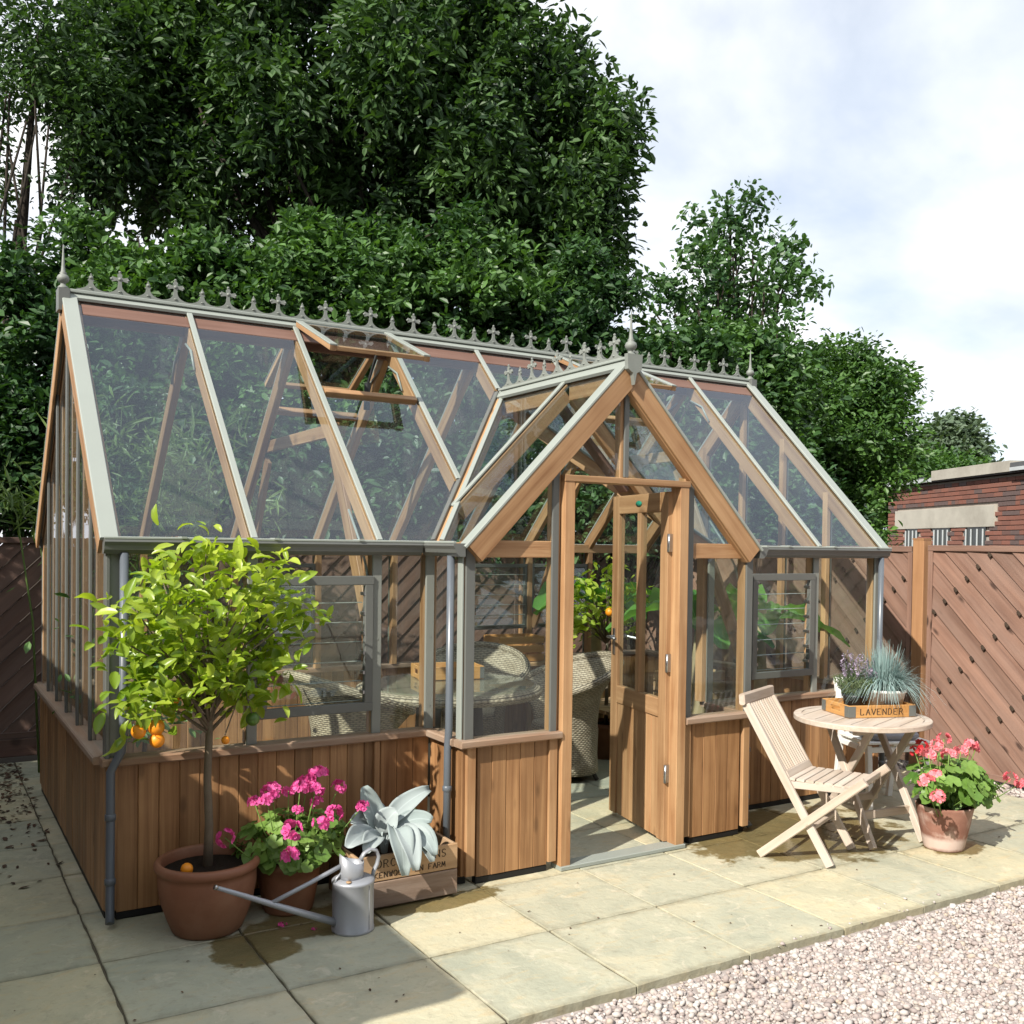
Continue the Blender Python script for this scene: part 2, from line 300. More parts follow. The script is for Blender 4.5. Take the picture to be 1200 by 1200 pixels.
def m_slab():
    m, nt = newmat('indian sandstone'); N = NT(nt); tc = N.n('TexCoord').outputs['Object']; oi = N.n('ObjectInfo'); pos = N.n('NewGeometry').outputs['Position']
    off = N.n('VectorMath', operation='SCALE'); off.inputs[0].default_value = (31, 47, 3); N.l(oi.outputs['Random'], off.inputs['Scale'])
    ad = N.n('VectorMath', operation='ADD'); N.l(tc, ad.inputs[0]); N.l(off.outputs[0], ad.inputs[1]); v = ad.outputs[0]
    n1 = N.noise(v, 2.6, 6, 0.6, 0.8); n2 = N.noise(N.map(v, (1, 2.6, 1)), 6, 6, 0.65, 1.2); n3 = N.noise(v, 40, 4, 0.6)
    c = N.ramp(n1, [(0.30, (0.335, 0.34, 0.27)), (0.52, (0.43, 0.42, 0.325)), (0.72, (0.49, 0.445, 0.32))])
    c = N.mix(N.math('MULTIPLY', N.ramp(n2, [(0.54, 0.0), (0.72, 1.0)]), 0.55), c, (0.50, 0.39, 0.23)); c = N.mix(N.math('MULTIPLY', N.ramp(N.noise(v, 5.5, 7, 0.7, 1.5), [(0.56, 0.0), (0.66, 1.0)]), 0.6), c, (0.58, 0.53, 0.42))
    rr = N.ramp(oi.outputs['Random'], [(0.0, (0.80, 0.85, 0.86)), (0.5, (1.0, 0.98, 0.93)), (1.0, (1.09, 1.03, 0.91))]); c = N.mix(1.0, c, rr, 'MULTIPLY')
    c = N.mix(N.math('MULTIPLY', N.ramp(n3, [(0.58, 0.0), (0.75, 1.0)]), 0.25), c, (0.16, 0.14, 0.09))
    # grime that gathers along the slab edges
    so = N.n('SeparateXYZ'); N.l(tc, so.inputs[0]); ed = N.math('MAXIMUM', N.math('ABSOLUTE', so.outputs[0]), N.math('ABSOLUTE', so.outputs[1]))
    ed = N.ramp(N.math('ADD', ed, N.math('MULTIPLY', N.math('SUBTRACT', N.noise(v, 14, 5, 0.65), 0.5), 0.10)), [(0.262, 0.0), (0.31, 1.0)]); c = N.mix(N.math('MULTIPLY', ed, 0.55), c, (0.17, 0.15, 0.095))
    spk = N.ramp(N.noise(v, 17, 6, 0.7), [(0.55, 0.0), (0.68, 1.0)]); c = N.mix(N.math('MULTIPLY', spk, 0.35), c, (0.24, 0.22, 0.16))
    # damp patches left by watering
    wn_ = N.noise(pos, 4.5, 6, 0.62)
    wet = None
    for cx, cy_, rx, ry in ((3.70, -0.52, 0.75, 0.52), (0.46, -0.60, 0.20, 0.20), (1.35, -0.50, 0.45, 0.10), (4.28, -1.16, 0.20, 0.14), (0.8, -0.45, 0.35, 0.2)):
        mp = N.map(pos, (1/rx, 1/ry, 0), (-cx/rx, -cy_/ry, 0)); ln = N.n('VectorMath', operation='LENGTH'); N.l(mp, ln.inputs[0])
        d = N.math('ADD', ln.outputs['Value'], N.math('MULTIPLY', N.math('SUBTRACT', wn_, 0.5), 1.9)); k = N.ramp(d, [(0.86, 1.0), (1.0, 0.0)])
        wet = k if wet is None else N.math('MAXIMUM', wet, k)
    wetc = N.mix(1.0, c, (0.34, 0.27, 0.13), 'MULTIPLY'); c = N.mix(N.math('MULTIPLY', wet, 0.9), c, wetc)
    # green algae film along the shaded left strip
    sx = N.n('SeparateXYZ'); N.l(pos, sx.inputs[0]); al = N.ramp(N.math('ADD', sx.outputs[0], N.math('MULTIPLY', wn_, 0.8)), [(0.1, 1.0), (0.75, 0.0)])
    c = N.mix(N.math('MULTIPLY', al, 0.30), c, N.mix(1.0, c, (0.62, 0.66, 0.48), 'MULTIPLY'))
    N.out(c, N.math('SUBTRACT', 0.72, N.math('MULTIPLY', wet, 0.42)), 0, 0.4, N.bump(N.math('ADD', N.math('ADD', n1, N.math('MULTIPLY', N.noise(v, 11, 6, 0.6, 0.6), 0.8)), N.math('MULTIPLY', n3, 0.3)), 0.6, 0.012)); return m
M['slab'] = m_slab()
def m_pebble(name, stops, rough=0.75, island=True):
    m, nt = newmat(name); N = NT(nt); r = N.n('NewGeometry').outputs['Random Per Island'] if island else N.noise(N.n('TexCoord').outputs['Object'], 30, 2)
    c = N.ramp(r, stops); n = N.noise(N.n('TexCoord').outputs['Object'], 90, 4, 0.6); c = N.mix(N.math('MULTIPLY', n, 0.35), c, (0.20, 0.16, 0.15)); N.out(c, rough, 0, 0.3, N.bump(n, 0.3, 0.002)); return m
PEB = [(0.0, (0.28, 0.24, 0.225)), (0.2, (0.39, 0.325, 0.30)), (0.45, (0.47, 0.42, 0.39)), (0.7, (0.55, 0.52, 0.485)), (0.85, (0.42, 0.39, 0.37)), (1.0, (0.44, 0.36, 0.28))]
M['pebble'] = m_pebble('gravel stones', PEB)
M['gravel_bed'] = m_pebble('gravel bed', [(0.3, (0.22, 0.19, 0.175)), (0.7, (0.46, 0.41, 0.385))], 0.9, False)
def m_brick():
    m, nt = newmat('red brick'); N = NT(nt); r = N.n('ObjectInfo').outputs['Random']; ri = N.n('NewGeometry').outputs['Random Per Island']
    f = N.math('FRACT', N.math('ADD', N.math('MULTIPLY', r, 7.3), ri)); n = N.noise(N.n('NewGeometry').outputs['Position'], 9, 5, 0.6)
    c = N.ramp(f, [(0.0, (0.17, 0.070, 0.052)), (0.45, (0.235, 0.092, 0.065)), (0.8, (0.20, 0.088, 0.066)), (0.9, (0.12, 0.066, 0.058)), (1.0, (0.155, 0.070, 0.058))])
    N.out(N.mix(N.math('MULTIPLY', n, 0.4), c, (0.18, 0.12, 0.10)), 0.85, 0, 0.2, N.bump(n, 0.4, 0.004)); return m
M['brick'] = m_brick(); M['brick_blue'] = plain('dark blue brick', (0.115, 0.080, 0.074), 0.7, 0, 0.3, 0.3, 8)
def m_wicker():
    m, nt = newmat('woven rattan'); N = NT(nt); a = N.n('Attribute', attribute_name='grain').outputs['Vector']; sp = N.n('SeparateXYZ'); N.l(a, sp.inputs[0])
    u, z = sp.outputs[0], sp.outputs[1]
    row = N.math('MULTIPLY', z, 75.0); ri = N.math('FLOOR', row); fr_ = N.math('FRACT', row)
    ph = N.math('MULTIPLY', N.math('MODULO', ri, 2.0), 3.14159)
    s_ = N.math('SINE', N.math('ADD', N.math('MULTIPLY', u, 150.0), ph)); bulge = N.math('SUBTRACT', 1.0, N.math('POWER', N.math('ABSOLUTE', N.math('SUBTRACT', N.math('MULTIPLY', fr_, 2.0), 1.0)), 3.0))
    h = N.math('MULTIPLY', bulge, N.math('ADD', 0.68, N.math('MULTIPLY', s_, 0.32)))
    n = N.noise(a, 16, 4, 0.6); c = N.ramp(n, [(0.3, (0.27, 0.22, 0.15)), (0.7, (0.46, 0.40, 0.30))]); c = N.mix(N.ramp(h, [(0.12, 1.0), (0.5, 0.0)]), c, (0.05, 0.04, 0.028))  # shade between the strands put in as dark colour in the gaps
    N.out(c, 0.6, 0, 0.35, N.bump(h, 0.8, 0.008)); return m
M['wicker'] = m_wicker()
def m_agedpot():
    m, nt = newmat('aged terracotta'); N = NT(nt); tc = N.n('TexCoord').outputs['Object']; sx = N.n('SeparateXYZ'); N.l(tc, sx.inputs[0]); n = N.noise(tc, 9, 5, 0.65); n2 = N.noise(tc, 5, 5, 0.6, 1.0)
    c = N.ramp(n, [(0.3, (0.19, 0.088, 0.064)), (0.7, (0.30, 0.155, 0.115))]); c = N.mix(N.ramp(n2, [(0.45, 0.0), (0.62, 0.7)]), c, (0.55, 0.42, 0.36))
    band = N.ramp(N.math('ADD', sx.outputs[2], N.math('MULTIPLY', n, 0.03)), [(0.022, 0.0), (0.034, 0.85), (0.075, 0.85), (0.10, 0.0)]); c = N.mix(band, c, (0.60, 0.48, 0.43))
    N.out(c, 0.8, 0, 0.2, N.bump(n, 0.3, 0.005)); return m
M['agedpot'] = m_agedpot()

# ================================================================== THE SETTING
MB().box(-150, 250, -150, 250, -0.40, -0.055).build('ground', M['soil_bed'], kind='structure')
PX0, PX1, PY0, PY1 = -1.83, 5.72, -1.66, 3.62
MB().box(PX0+.02, PX1-.02, PY0+.022, PY1, -0.052, -0.008).build('mortar_bed', M['joint'], kind='structure')
bpy.data.objects['mortar_bed'].name = 'patio'
patio = bpy.data.objects['patio']
XJ = [PX0, -1.25, -0.67, -0.092, 0.475, 1.065, 1.64, 2.235, 2.80, 3.352, 3.94, 4.53, 5.12, PX1]
YJ = [PY0, -1.04, -0.45, 0.14, 0.72, 1.30, 1.88, 2.46, 3.04, PY1]
for i in range(len(XJ)-1):
    for j in range(len(YJ)-1):
        a, b, c, d = XJ[i], XJ[i+1], YJ[j], YJ[j+1]; g = random.uniform(.003, .005); zt = random.uniform(-.0012, .0012)
        ex = lambda: random.uniform(-.0035, .0035)
        cx, cy_ = (a+b)/2, (c+d)/2
        m = MB(); top = []
        for q, (x0, y0, x1, y1) in enumerate([(a, c, b, c), (b, c, b, d), (b, d, a, d), (a, d, a, c)]):
            for k in range(7):
                t = k/7; x, y = x0+(x1-x0)*t, y0+(y1-y0)*t
                x += (cx-x)/abs(cx-x)*g if abs(cx-x) > .01 else 0; y += (cy_-y)/abs(cy_-y)*g if abs(cy_-y) > .01 else 0
                top.append((x-cx+ex(), y-cy_+ex(), 0))
        n = len(top); inn = [(p[0]*.988, p[1]*.988, zt) for p in top]; low = [(p[0], p[1], -.0035) for p in top]; bot = [(p[0], p[1], -.045) for p in top]
        m.add(inn+low+bot, [list(range(n))]+[[i_, (i_+1) % n, (i_+1) % n+n, i_+n][::-1] for i_ in range(n)]+[[i_+n, (i_+1) % n+n, (i_+1) % n+2*n, i_+2*n][::-1] for i_ in range(n)])
        m.build('paving_slab', M['slab'], patio, loc=(cx, cy_, 0.0))

# gravel: a bed and loose stones
MB().box(-8, 16, -14, PY0+.016, -0.054, -0.036).build('gravel_bed', M['gravel_bed'], kind='structure')
MB().box(PX1-.012, 6.6, PY0+.018, 4.4, -0.054, -0.036).build('gravel_strip', M['gravel_bed'], kind='structure')
def pebbles(name, n, xr, yr, zbase, smin, smax, keep=None, label=None):
    t = (1+5**.5)/2; ico = np.array([(-1, t, 0), (1, t, 0), (-1, -t, 0), (1, -t, 0), (0, -1, t), (0, 1, t), (0, -1, -t), (0, 1, -t), (t, 0, -1), (t, 0, 1), (-t, 0, -1), (-t, 0, 1)])/math.hypot(1, t)
    fi = np.array([(0, 11, 5), (0, 5, 1), (0, 1, 7), (0, 7, 10), (0, 10, 11), (1, 5, 9), (5, 11, 4), (11, 10, 2), (10, 7, 6), (7, 1, 8), (3, 9, 4), (3, 4, 2), (3, 2, 6), (3, 6, 8), (3, 8, 9), (4, 9, 5), (2, 4, 11), (6, 2, 10), (8, 6, 7), (9, 8, 1)])
    p = np.c_[RNG.uniform(*xr, n), RNG.uniform(*yr, n)]
    if keep is not None: p = p[keep(p)]
    n = len(p); s = RNG.uniform(smin, smax, n)*RNG.choice([.55, .8, 1, 1, 1.15, 1.6], n)
    v = ico[None]*RNG.uniform(.78, 1.2, (n, 12, 1)); v = v*np.c_[s*RNG.uniform(.8, 1.3, n), s*RNG.uniform(.7, 1.0, n), s*RNG.uniform(.5, .8, n)][:, None, :]
    a = RNG.uniform(0, 6.28, n); b = RNG.normal(0, .35, n); ca, sa, cb, sb = np.cos(a), np.sin(a), np.cos(b), np.sin(b)
    x = v[..., 0]*cb[:, None]+v[..., 2]*sb[:, None]; z = -v[..., 0]*sb[:, None]+v[..., 2]*cb[:, None]; y = v[..., 1]
    v = np.stack([x*ca[:, None]-y*sa[:, None]+p[:, :1], x*sa[:, None]+y*ca[:, None]+p[:, 1:], z+zbase+s[:, None]*RNG.uniform(.2, 1.1, (n, 1))], -1)
    f = fi[None]+(np.arange(n)*12)[:, None, None]
    return np_obj(name, v.reshape(-1, 3), f.reshape(-1, 3), M['pebble'], None, True, kind='stuff', label=label, cat='gravel')
pebbles('gravel', 62000, (0.1, 6.4), (-3.3, PY0-.012), -0.040, .006, .0122, lambda p: (p[:, 1] < PY0-.010) & (p[:, 1] > -1.85-0.30*p[:, 0]), 'pale pinkish grey gravel in front of the paving')
pebbles('gravel_edge', 5200, (PX1+.02, 6.4), (-1.7, 1.2), -0.040, .008, .016, None, 'pale gravel strip between paving and fence')
pebbles('loose_stones', 420, (0.2, 5.2), (PY0+.0, PY0+.16), -0.004, .004, .008, lambda p: RNG.random(len(p)) < np.exp(-(p[:, 1]-PY0)/.05)*(.15+.85*(np.sin(p[:, 0]*2.3+1)>.2)), 'few loose pale stones kicked onto the paving edge')

# ================================================================== GREENHOUSE
B, L, D, HS, HE, HR, P, HP, OV = 0.63, 5.04, 2.615, 0.722, 1.69, 3.016, 0.366, 2.658, 0.044
XC, X0, X1 = 4*B, 2.5*B, 5.5*B
G = thing('greenhouse', 'large cedar and grey framed glass greenhouse with gabled porch and open door', 'greenhouse')
S0 = (HR-HE)/(D/2+OV)
YJn = -OV+(HP-HE)/S0
def rz(y): return HE+S0*(y+OV)
NF = V((0, -S0, 1)).normalized(); NB = V((0, S0, 1)).normalized()
def board_wall(a, b, nrm, n=None, z0=.036, z1=HS-.037, zb=None, skip=None):
    a, b, nrm = V((*a, 0)), V((*b, 0)), V((*nrm, 0)); ln = (b-a).length; n = n or max(1, round(ln/.09)); d = (b-a)/n
    for i in range(n):
        if skip and skip(i): continue
        c = a+d*(i+.5)+nrm*random.uniform(-.0012, .0012)
        m = MB(); m.beam(c+V((0, 0, z0)), c+V((0, 0, z1)), ln/n-.0012, .024, nrm, .003); m.build('cladding_board', M['cedar'], G)
    MB().beam(a+V((0, 0, .017))-nrm*.012, b+V((0, 0, .017))-nrm*.012, .04, .033, (0, 0, 1)).build('base_strip', M['black'], G)
def sill(a, b, nrm, over=.032):
    a, b, nrm = V((*a, HS-.018)), V((*b, HS-.018)), V((*nrm, 0)); o = nrm*(over/2-.012)
    MB().beam(a+o, b+o, .075+over, .036, (0, 0, 1), .006).build('sill', M['cedar_sill'], G)
def pane(poly, t=.004, mat='glass', parent=None, name='glass_pane', nrm=None):
    p = [V(q) for q in poly]; n = nrm or (p[1]-p[0]).cross(p[2]-p[0]).normalized(); m = MB(); m.prism([q-n*t/2 for q in p], n*t); return m.build(name, M[mat], parent or G)
def post(x, y, z0, z1, nrm, cap=True, w=.045, capw=.05, wood_d=.055, zc=None):
    n = V((*nrm, 0)); c = V((x, y, 0)); m = MB(); o = -n*(wood_d/2+.004)
    m.beam(c+o+V((0, 0, z0)), c+o+V((0, 0, z1)), w, wood_d, n); m.build('post', M['cedar_frame'], G)
    if cap:
        m = MB(); o = n*.012; m.beam(c+o+V((0, 0, z0)), c+o+V((0, 0, zc or z1)), capw, .016, n, .004)
        q = V((-n.y, n.x, 0))
        for zz in (z0+.12, (z0+z1)/2, z1-.1): m.add([c+n*.0225+V((0, 0, zz))+q*.005*math.cos(k)+V((0, 0, .005*math.sin(k))) for k in np.arange(0, 6.2, 1.05)], [list(range(6))])
        m.build('glazing_cap', M['alu_shade'], G)

# front walls left and right of the porch, back wall, gables, porch
FL = -0.006
board_wall((0.035, FL), (X0-.02, FL), (0, -1)); board_wall((X1+.02, FL), (L-.035, FL), (0, -1))
board_wall((L-.03, D), (0.03, D), (0, 1)); board_wall((0, D-.03), (0, .03), (-1, 0)); board_wall((L, .03), (L, D-.03), (1, 0))
board_wall((X0, -.02), (X0, -P+.03), (-1, 0), 4); board_wall((X1, -P+.03), (X1, -.02), (1, 0), 4)
board_wall((X0+.07, -P), (2.06, -P), (0, -1), 5); board_wall((3.02, -P), (X1-.07, -P), (0, -1), 4)
for x, y in ((X0+.03, -P), (2.085, -P), (2.985, -P), (X1-.03, -P), (1.26, -.012)):      # proud corner battens
    MB().beam((x, y-.009, .05), (x, y-.009, HS-.04), .05 if y < -.1 else .03, .034, (0, 1, 0)).build('corner_batten', M['cedar_frame'], G)
for x, y in ((.012, FL), (L-.012, FL), (.012, D), (L-.012, D)): MB().beam((x, y, .05), (x, y, HS-.037), .05, .05, (0, 1, 0)).build('corner_batten', M['cedar'], G)
for x_, s_ in ((X0, 1), (X1, -1)): MB().beam((x_+s_*.004, -P+.012, .05), (x_+s_*.004, -P+.012, HS-.038), .036, .040, (0, 1, 0)).build('corner_batten', M['cedar'], G)
sill((-.03, 0), (X0+.0, 0), (0, -1)); sill((X1, 0), (L+.03, 0), (0, -1)); sill((-.03, D), (L+.03, D), (0, 1), .02)
sill((0, .03), (0, D-.03), (-1, 0)); sill((L, .03), (L, D-.03), (1, 0)); sill((X0, -.045), (X0, -P+.03), (-1, 0), .03); sill((X1, -P+.03), (X1, -.045), (1, 0), .03)
sill((X0-.04, -P), (2.118, -P), (0, -1)); sill((2.955, -P), (X1+.04, -P), (0, -1))
# posts
for x in (0.02, B, 2*B, X0-.02, X1+.02, 6*B+.02, 7*B, L-.02): post(x, 0, HS, HE-.02, (0, -1))
for i in range(9): post(min(max(i*B, .02), L-.02), D, HS, HE, (0, 1))
for sx, nx in ((0, -1), (L, 1)):
    MB().beam((sx+nx*.008, -.005, HS), (sx+nx*.008, -.005, HE-.02), .018, .07, (0, 1, 0)).build('corner_cap', M['alu_dark'], G)
    for i in range(1, 6):
        y = D*i/6; zt = rz(min(y, D-y))-.07
        m = MB(); m.beam((sx-nx*.03, y, HS), (sx-nx*.03, y, zt), .04, .045, (0, 1, 0)); m.build('gable_mullion', M['cedar_frame'], G)
        m = MB(); m.beam((sx+nx*.012, y, HS), (sx+nx*.012, y, zt), .016, .03, (0, 1, 0), .005); m.build('glazing_cap', M['alu_dark'], G)
    for i in range(6):
        ya, yb = D*i/6+.006, D*(i+1)/6-.006; za, zb = rz(min(ya, D-ya))-.03, rz(min(yb, D-yb))-.03
        poly = [(sx, ya, HS), (sx, yb, HS), (sx, yb, zb), (sx, ya, za)]
        pane(poly if nx > 0 else poly[::-1], nrm=V((nx, 0, 0)))
# wall plates and transoms
for y, xa, xb in ((.03, 0, X0), (.03, X1, L), (D-.03, 0, L)): MB().beam((xa+.002, y, HE-.04), (xb-.002, y, HE-.04), .06, .075).build('wall_plate', M['cedar_frame'], G)
# front glazing, with louvre windows in the second bay from each end
for xa, xb in ((0, B), (2*B, X0), (X1, 6*B), (7*B, L)): pane([(xa+.01, 0, HS), (xb-.01, 0, HS), (xb-.01, 0, HE-.03), (xa+.01, 0, HE-.03)])
for xa, xb in ((B, 2*B), (6*B+.02, 7*B)):
    zt, zb = 1.49, .86; w = MB()
    for z in (zt, zb): w.beam((xa+.025, -.016, z), (xb-.025, -.016, z), .034, .045)
    for x in (xa+.047, xb-.047): w.beam((x, -.016, zb+.022), (x, -.016, zt-.022), .044, .034, (0, 1, 0))
    W = w.build('louvre_window', M['alu_dark'], G)
    pane([(xa+.02, 0, zt+.02), (xb-.02, 0, zt+.02), (xb-.02, 0, HE-.03), (xa+.02, 0, HE-.03)]); pane([(xa+.02, 0, HS), (xb-.02, 0, HS), (xb-.02, 0, zb-.02), (xa+.02, 0, zb-.02)])
    for k in range(6):
        z = zb+.03+k*.098; p = [(xa+.07, .012, z), (xb-.07, .012, z), (xb-.07, -.028, z+.10), (xa+.07, -.028, z+.10)]
        pane(p, .005, 'blade', W, 'louvre_blade')
        MB().beam((xa+.07, .013, z-.001), (xb-.07, .013, z-.001), .007, .005).build('blade_edge', M['alu'], W)
        for x in (xa+.072, xb-.072): MB().box(x-.004, x+.004, -.03, .02, z+.035, z+.052).build('blade_clip', M['steel'], W)
# back glazing with one louvre window
for i in range(8):
    pane([((i+1)*B-.01, D, HS), (i*B+.01, D, HS), (i*B+.01, D, HE-.03), ((i+1)*B-.01, D, HE-.03)])
for i in (2, 5, 6):
    w = MB(); xa, xb = i*B, (i+1)*B
    for z in (.98, 1.5): w.beam((xa+.02, D-.03, z), (xb-.02, D-.03, z), .03, .03)
    for x in (xa+.035, xb-.035): w.beam((x, D-.03, .99), (x, D-.03, 1.49), .03, .03, (0, 1, 0))
    W = w.build('louvre_window', M['alu_dark'], G)
    for k in range(6):
        z = 1.0+k*.085; pane([(xa+.05, D-.06, z), (xb-.05, D-.06, z), (xb-.05, D-.02, z+.085), (xa+.05, D-.02, z+.085)], .005, 'blade', W, 'louvre_blade')
        MB().beam((xa+.05, D-.061, z), (xb-.05, D-.061, z), .006, .006).build('blade_edge', M['alu'], W)

# ---- main roof
TOPC = .006
def rafter(x, ya, yb, front=True, w=.044, dep=.085, capw=.032, mat='cedar_frame', cap=True):
    f = (lambda y: V((x, y, rz(y)))) if front else (lambda y: V((x, D-y, rz(y))))
    n = NF if front else NB
    MB().beam(f(ya)-n*(dep/2+.016), f(yb)-n*(dep/2+.016), w, dep, n).build('rafter', M[mat], G)
    if cap: MB().beam(f(ya)-n*.0, f(yb)-n*.0, capw, .014, n, .004).build('glazing_bar_cap', M['alu'], G)
def yval(x): return -OV if (x <= X0 or x >= X1) else -OV+(1-abs(x-XC)/(XC-X0))*(YJn+OV)
YR = D/2-.02
for i in range(1, 8):
    rafter(i*B, max(yval(i*B), -.0)+(.03 if X0 < i*B < X1 else -OV+.0), YR); rafter(i*B, -.03, YR, False)
for x, s in ((.022, -1), (L-.022, 1)):
    for fr in (True, False):
        rafter(x, -OV, YR, fr, .05, .095, .05, cap=False)
        f = (lambda y: V((x+s*.028, y, rz(y)))) if fr else (lambda y: V((x+s*.028, D-y, rz(y)))); n = NF if fr else NB
        MB().beam(f(-OV-.012)+n*.002, f(YR)+n*.002, .078, .018, n, .004).build('verge_cap', M['alu'], G)
        MB().beam(f(-OV-.005)-n*.055+V((s*.03, 0, 0)), f(YR)-n*.055+V((s*.03, 0, 0)), .016, .085, n, .003).build('bargeboard', M['cedar_frame'], G)
YV = .84
for i in range(8):
    xa, xb = i*B+.012, (i+1)*B-.012; top = YV if i in (2, 5) else D/2-.03
    pts = [(xa, yval(xa))]
    for q in (X0, X1):
        if xa < q < xb: pts.append((q, -OV))
    if xa < XC < xb: pts.append((XC, yval(XC)))
    pts.append((xb, yval(xb)))
    poly = [V((x, max(y, -OV+.0), rz(y)))-NF*.014 for x, y in pts]+[V((xb, top, rz(top)))-NF*.014, V((xa, top, rz(top)))-NF*.014]
    pane(poly, .004, 'roofglass', nrm=NF)
    tb = YV if i in (2, 5) else D/2-.03
    poly = [V((xb, D+OV, HE)), V((xa, D+OV, HE)), V((xa, D-tb, rz(tb))), V((xb, D-tb, rz(tb)))]
    pane([p-NB*.014 for p in poly], .004, 'roofglass', nrm=NB)
# vents: front and back pairs, lifted
LV = (D/2-.03-YV)/math.cos(math.atan(S0))
for i in (2, 5):
    xa, xb = i*B+.004, (i+1)*B-.004
    for fr in (True, False):
        s = 1 if fr else -1; yy = (lambda y: y) if fr else (lambda y: D-y); n = NF if fr else NB
        MB().beam((xa+.022, yy(YV), rz(YV)-.02), (xb-.022, yy(YV), rz(YV)-.02), .04, .045, n).build('vent_sill', M['cedar_frame'], G)
        ang = math.radians(22 if fr else 27); h = V((0, yy(D/2-.03), rz(D/2-.03)+.018)); d = V((0, -s*math.cos(ang), -math.sin(ang))); nn = V((0, -s*math.sin(ang), math.cos(ang)))
        e = h+d*(LV+.02); X = V((1, 0, 0))
        m = MB(); m.beam(h+X*(xa+.02)+nn*0, e+X*(xa+.02), .04, .03, nn); m.beam(h+X*(xb-.02), e+X*(xb-.02), .04, .03, nn)
        m.beam(e-d*.02+X*(xa+.042), e-d*.02+X*(xb-.042), .04, .026, nn); m.beam(h+d*.02+X*(xa+.042), h+d*.02+X*(xb-.042), .03, .026, nn)
        vt = m.build('roof_vent', M['cedar_frame'], G)
        for x in (xa+.02, xb-.02): MB().beam(h+X*x+nn*.02, e+X*x+nn*.02, .045, .008, nn).build('vent_cap', M['alu'], vt)
        p = [h+X*(xa+.03)+nn*.016, e+X*(xa+.03)+nn*.016, e+X*(xb-.03)+nn*.016, h+X*(xb-.03)+nn*.016]
        pane(p, .004, 'roofglass', vt, 'vent_pane', nn)
        mid = (xa+xb)/2; q = V((mid, yy(YV), rz(YV)-.03)); m = MB(); m.tube([q, q+V((0, s*.10, .03)), e-d*.06+X*mid], .009, 6); m.tube([q+V((0, s*.06, -.06)), q+V((0, s*.05, .10))], .02, 8); m.build('vent_opener', M['black'], vt)
# ridge
MB().beam((-.02, D/2, HR-.085), (L+.02, D/2, HR-.085), .034, .15).build('ridge_board', M['cedar_dark'], G)
m = MB(); m.prism([(-.05, D/2-.038, HR-.022), (-.05, D/2, HR+.012), (-.05, D/2+.038, HR-.022), (-.05, D/2+.032, HR-.036), (-.05, D/2, HR-.01), (-.05, D/2-.032, HR-.036)], (L+.10, 0, 0)); m.build('ridge_cap', M['alu'], G)
MB().beam((-.05, D/2, HR+.018), (L+.05, D/2, HR+.018), .04, .018).build('ridge_roll', M['alu'], G)
for x in (.0, 1, 2, 3): pass
for fr in (True, False):   # purlin strip the ridge capping sits on
    yy = D/2-.074 if fr else D/2+.074
    MB().beam((.05, yy, HR-.094), (L-.05, yy, HR-.094), .10, .012, NF if fr else NB).build('ridge_fillet', M['cedar_dark'], G)
# collar ties and knee braces
for x in (2*B, 6*B):
    MB().beam((x+.034, .64, 2.31), (x+.034, D-.64, 2.31), .022, .075).build('collar_tie', M['cedar_frame'], G)
    for fr in (True, False):
        yy = (lambda y: y) if fr else (lambda y: D-y)
        MB().beam((x+.036, yy(.05), .98), (x+.036, yy(.70), 2.22), .026, .095, (0, 1, 0)).build('knee_brace', M['cedar_frame'], G)
        if fr: MB().tube([(x-.03, yy(.02), 1.45), (x-.03, yy(.06), 1.56), (x-.03, yy(.14), 1.68), (x-.03, yy(.3), 1.85)], .007, 6).build('curved_bracket', M['alu'], G)
for x in (B, 3*B, 5*B, 7*B):
    for fr in (True, False):
        yy = (lambda y: y) if fr else (lambda y: D-y); a, b, c = (yy(1.02), 2.62), (yy(1.10), 2.74), (yy(1.23), 2.80)
        MB().tube([(x-.03, *a), (x-.03, *b), (x-.03, *c)], .007, 6).build('curved_bracket', M['alu'], G)
# gutters
def gutter(a, b, nrm):
    a, b, n = V(a), V(b), V((*nrm, 0)); z = V((0, 0, 1)); s = [(0, .012), (.062, .012), (.066, 0), (.055, -.016), (.05, -.034), (.03, -.052), (0, -.052)]
    m = MB(); poly = [a+n*p[0]+z*p[1] for p in s]
    if (b-a).cross(n).z > 0: poly = poly[::-1]
    m.prism(poly, b-a); m.build('gutter', M['alu_dark'], G)
    MB().beam(a+n*.058+z*.017, b+n*.058+z*.017, .014, .012).build('gutter_lip', M['alu'], G)
gutter((-.03, -.028, HE-.022), (X0-.095, -.028, HE-.022), (0, -1)); gutter((X1+.095, -.028, HE-.022), (L+.03, -.028, HE-.022), (0, -1)); gutter((L+.03, D+.028, HE-.022), (-.03, D+.028, HE-.022), (0, 1))
gutter((X0-.03, -.03, HE-.022), (X0-.03, -P-.05, HE-.022), (-1, 0)); gutter((X1+.03, -P-.05, HE-.022), (X1+.03, -.03, HE-.022), (1, 0))
for x in np.arange(.3, L, .42):
    if x < X0-.1 or x > X1+.12: MB().box(x-.012, x+.012, -.10, -.02, HE-.005, HE+.004).build('gutter_bracket', M['alu'], G)
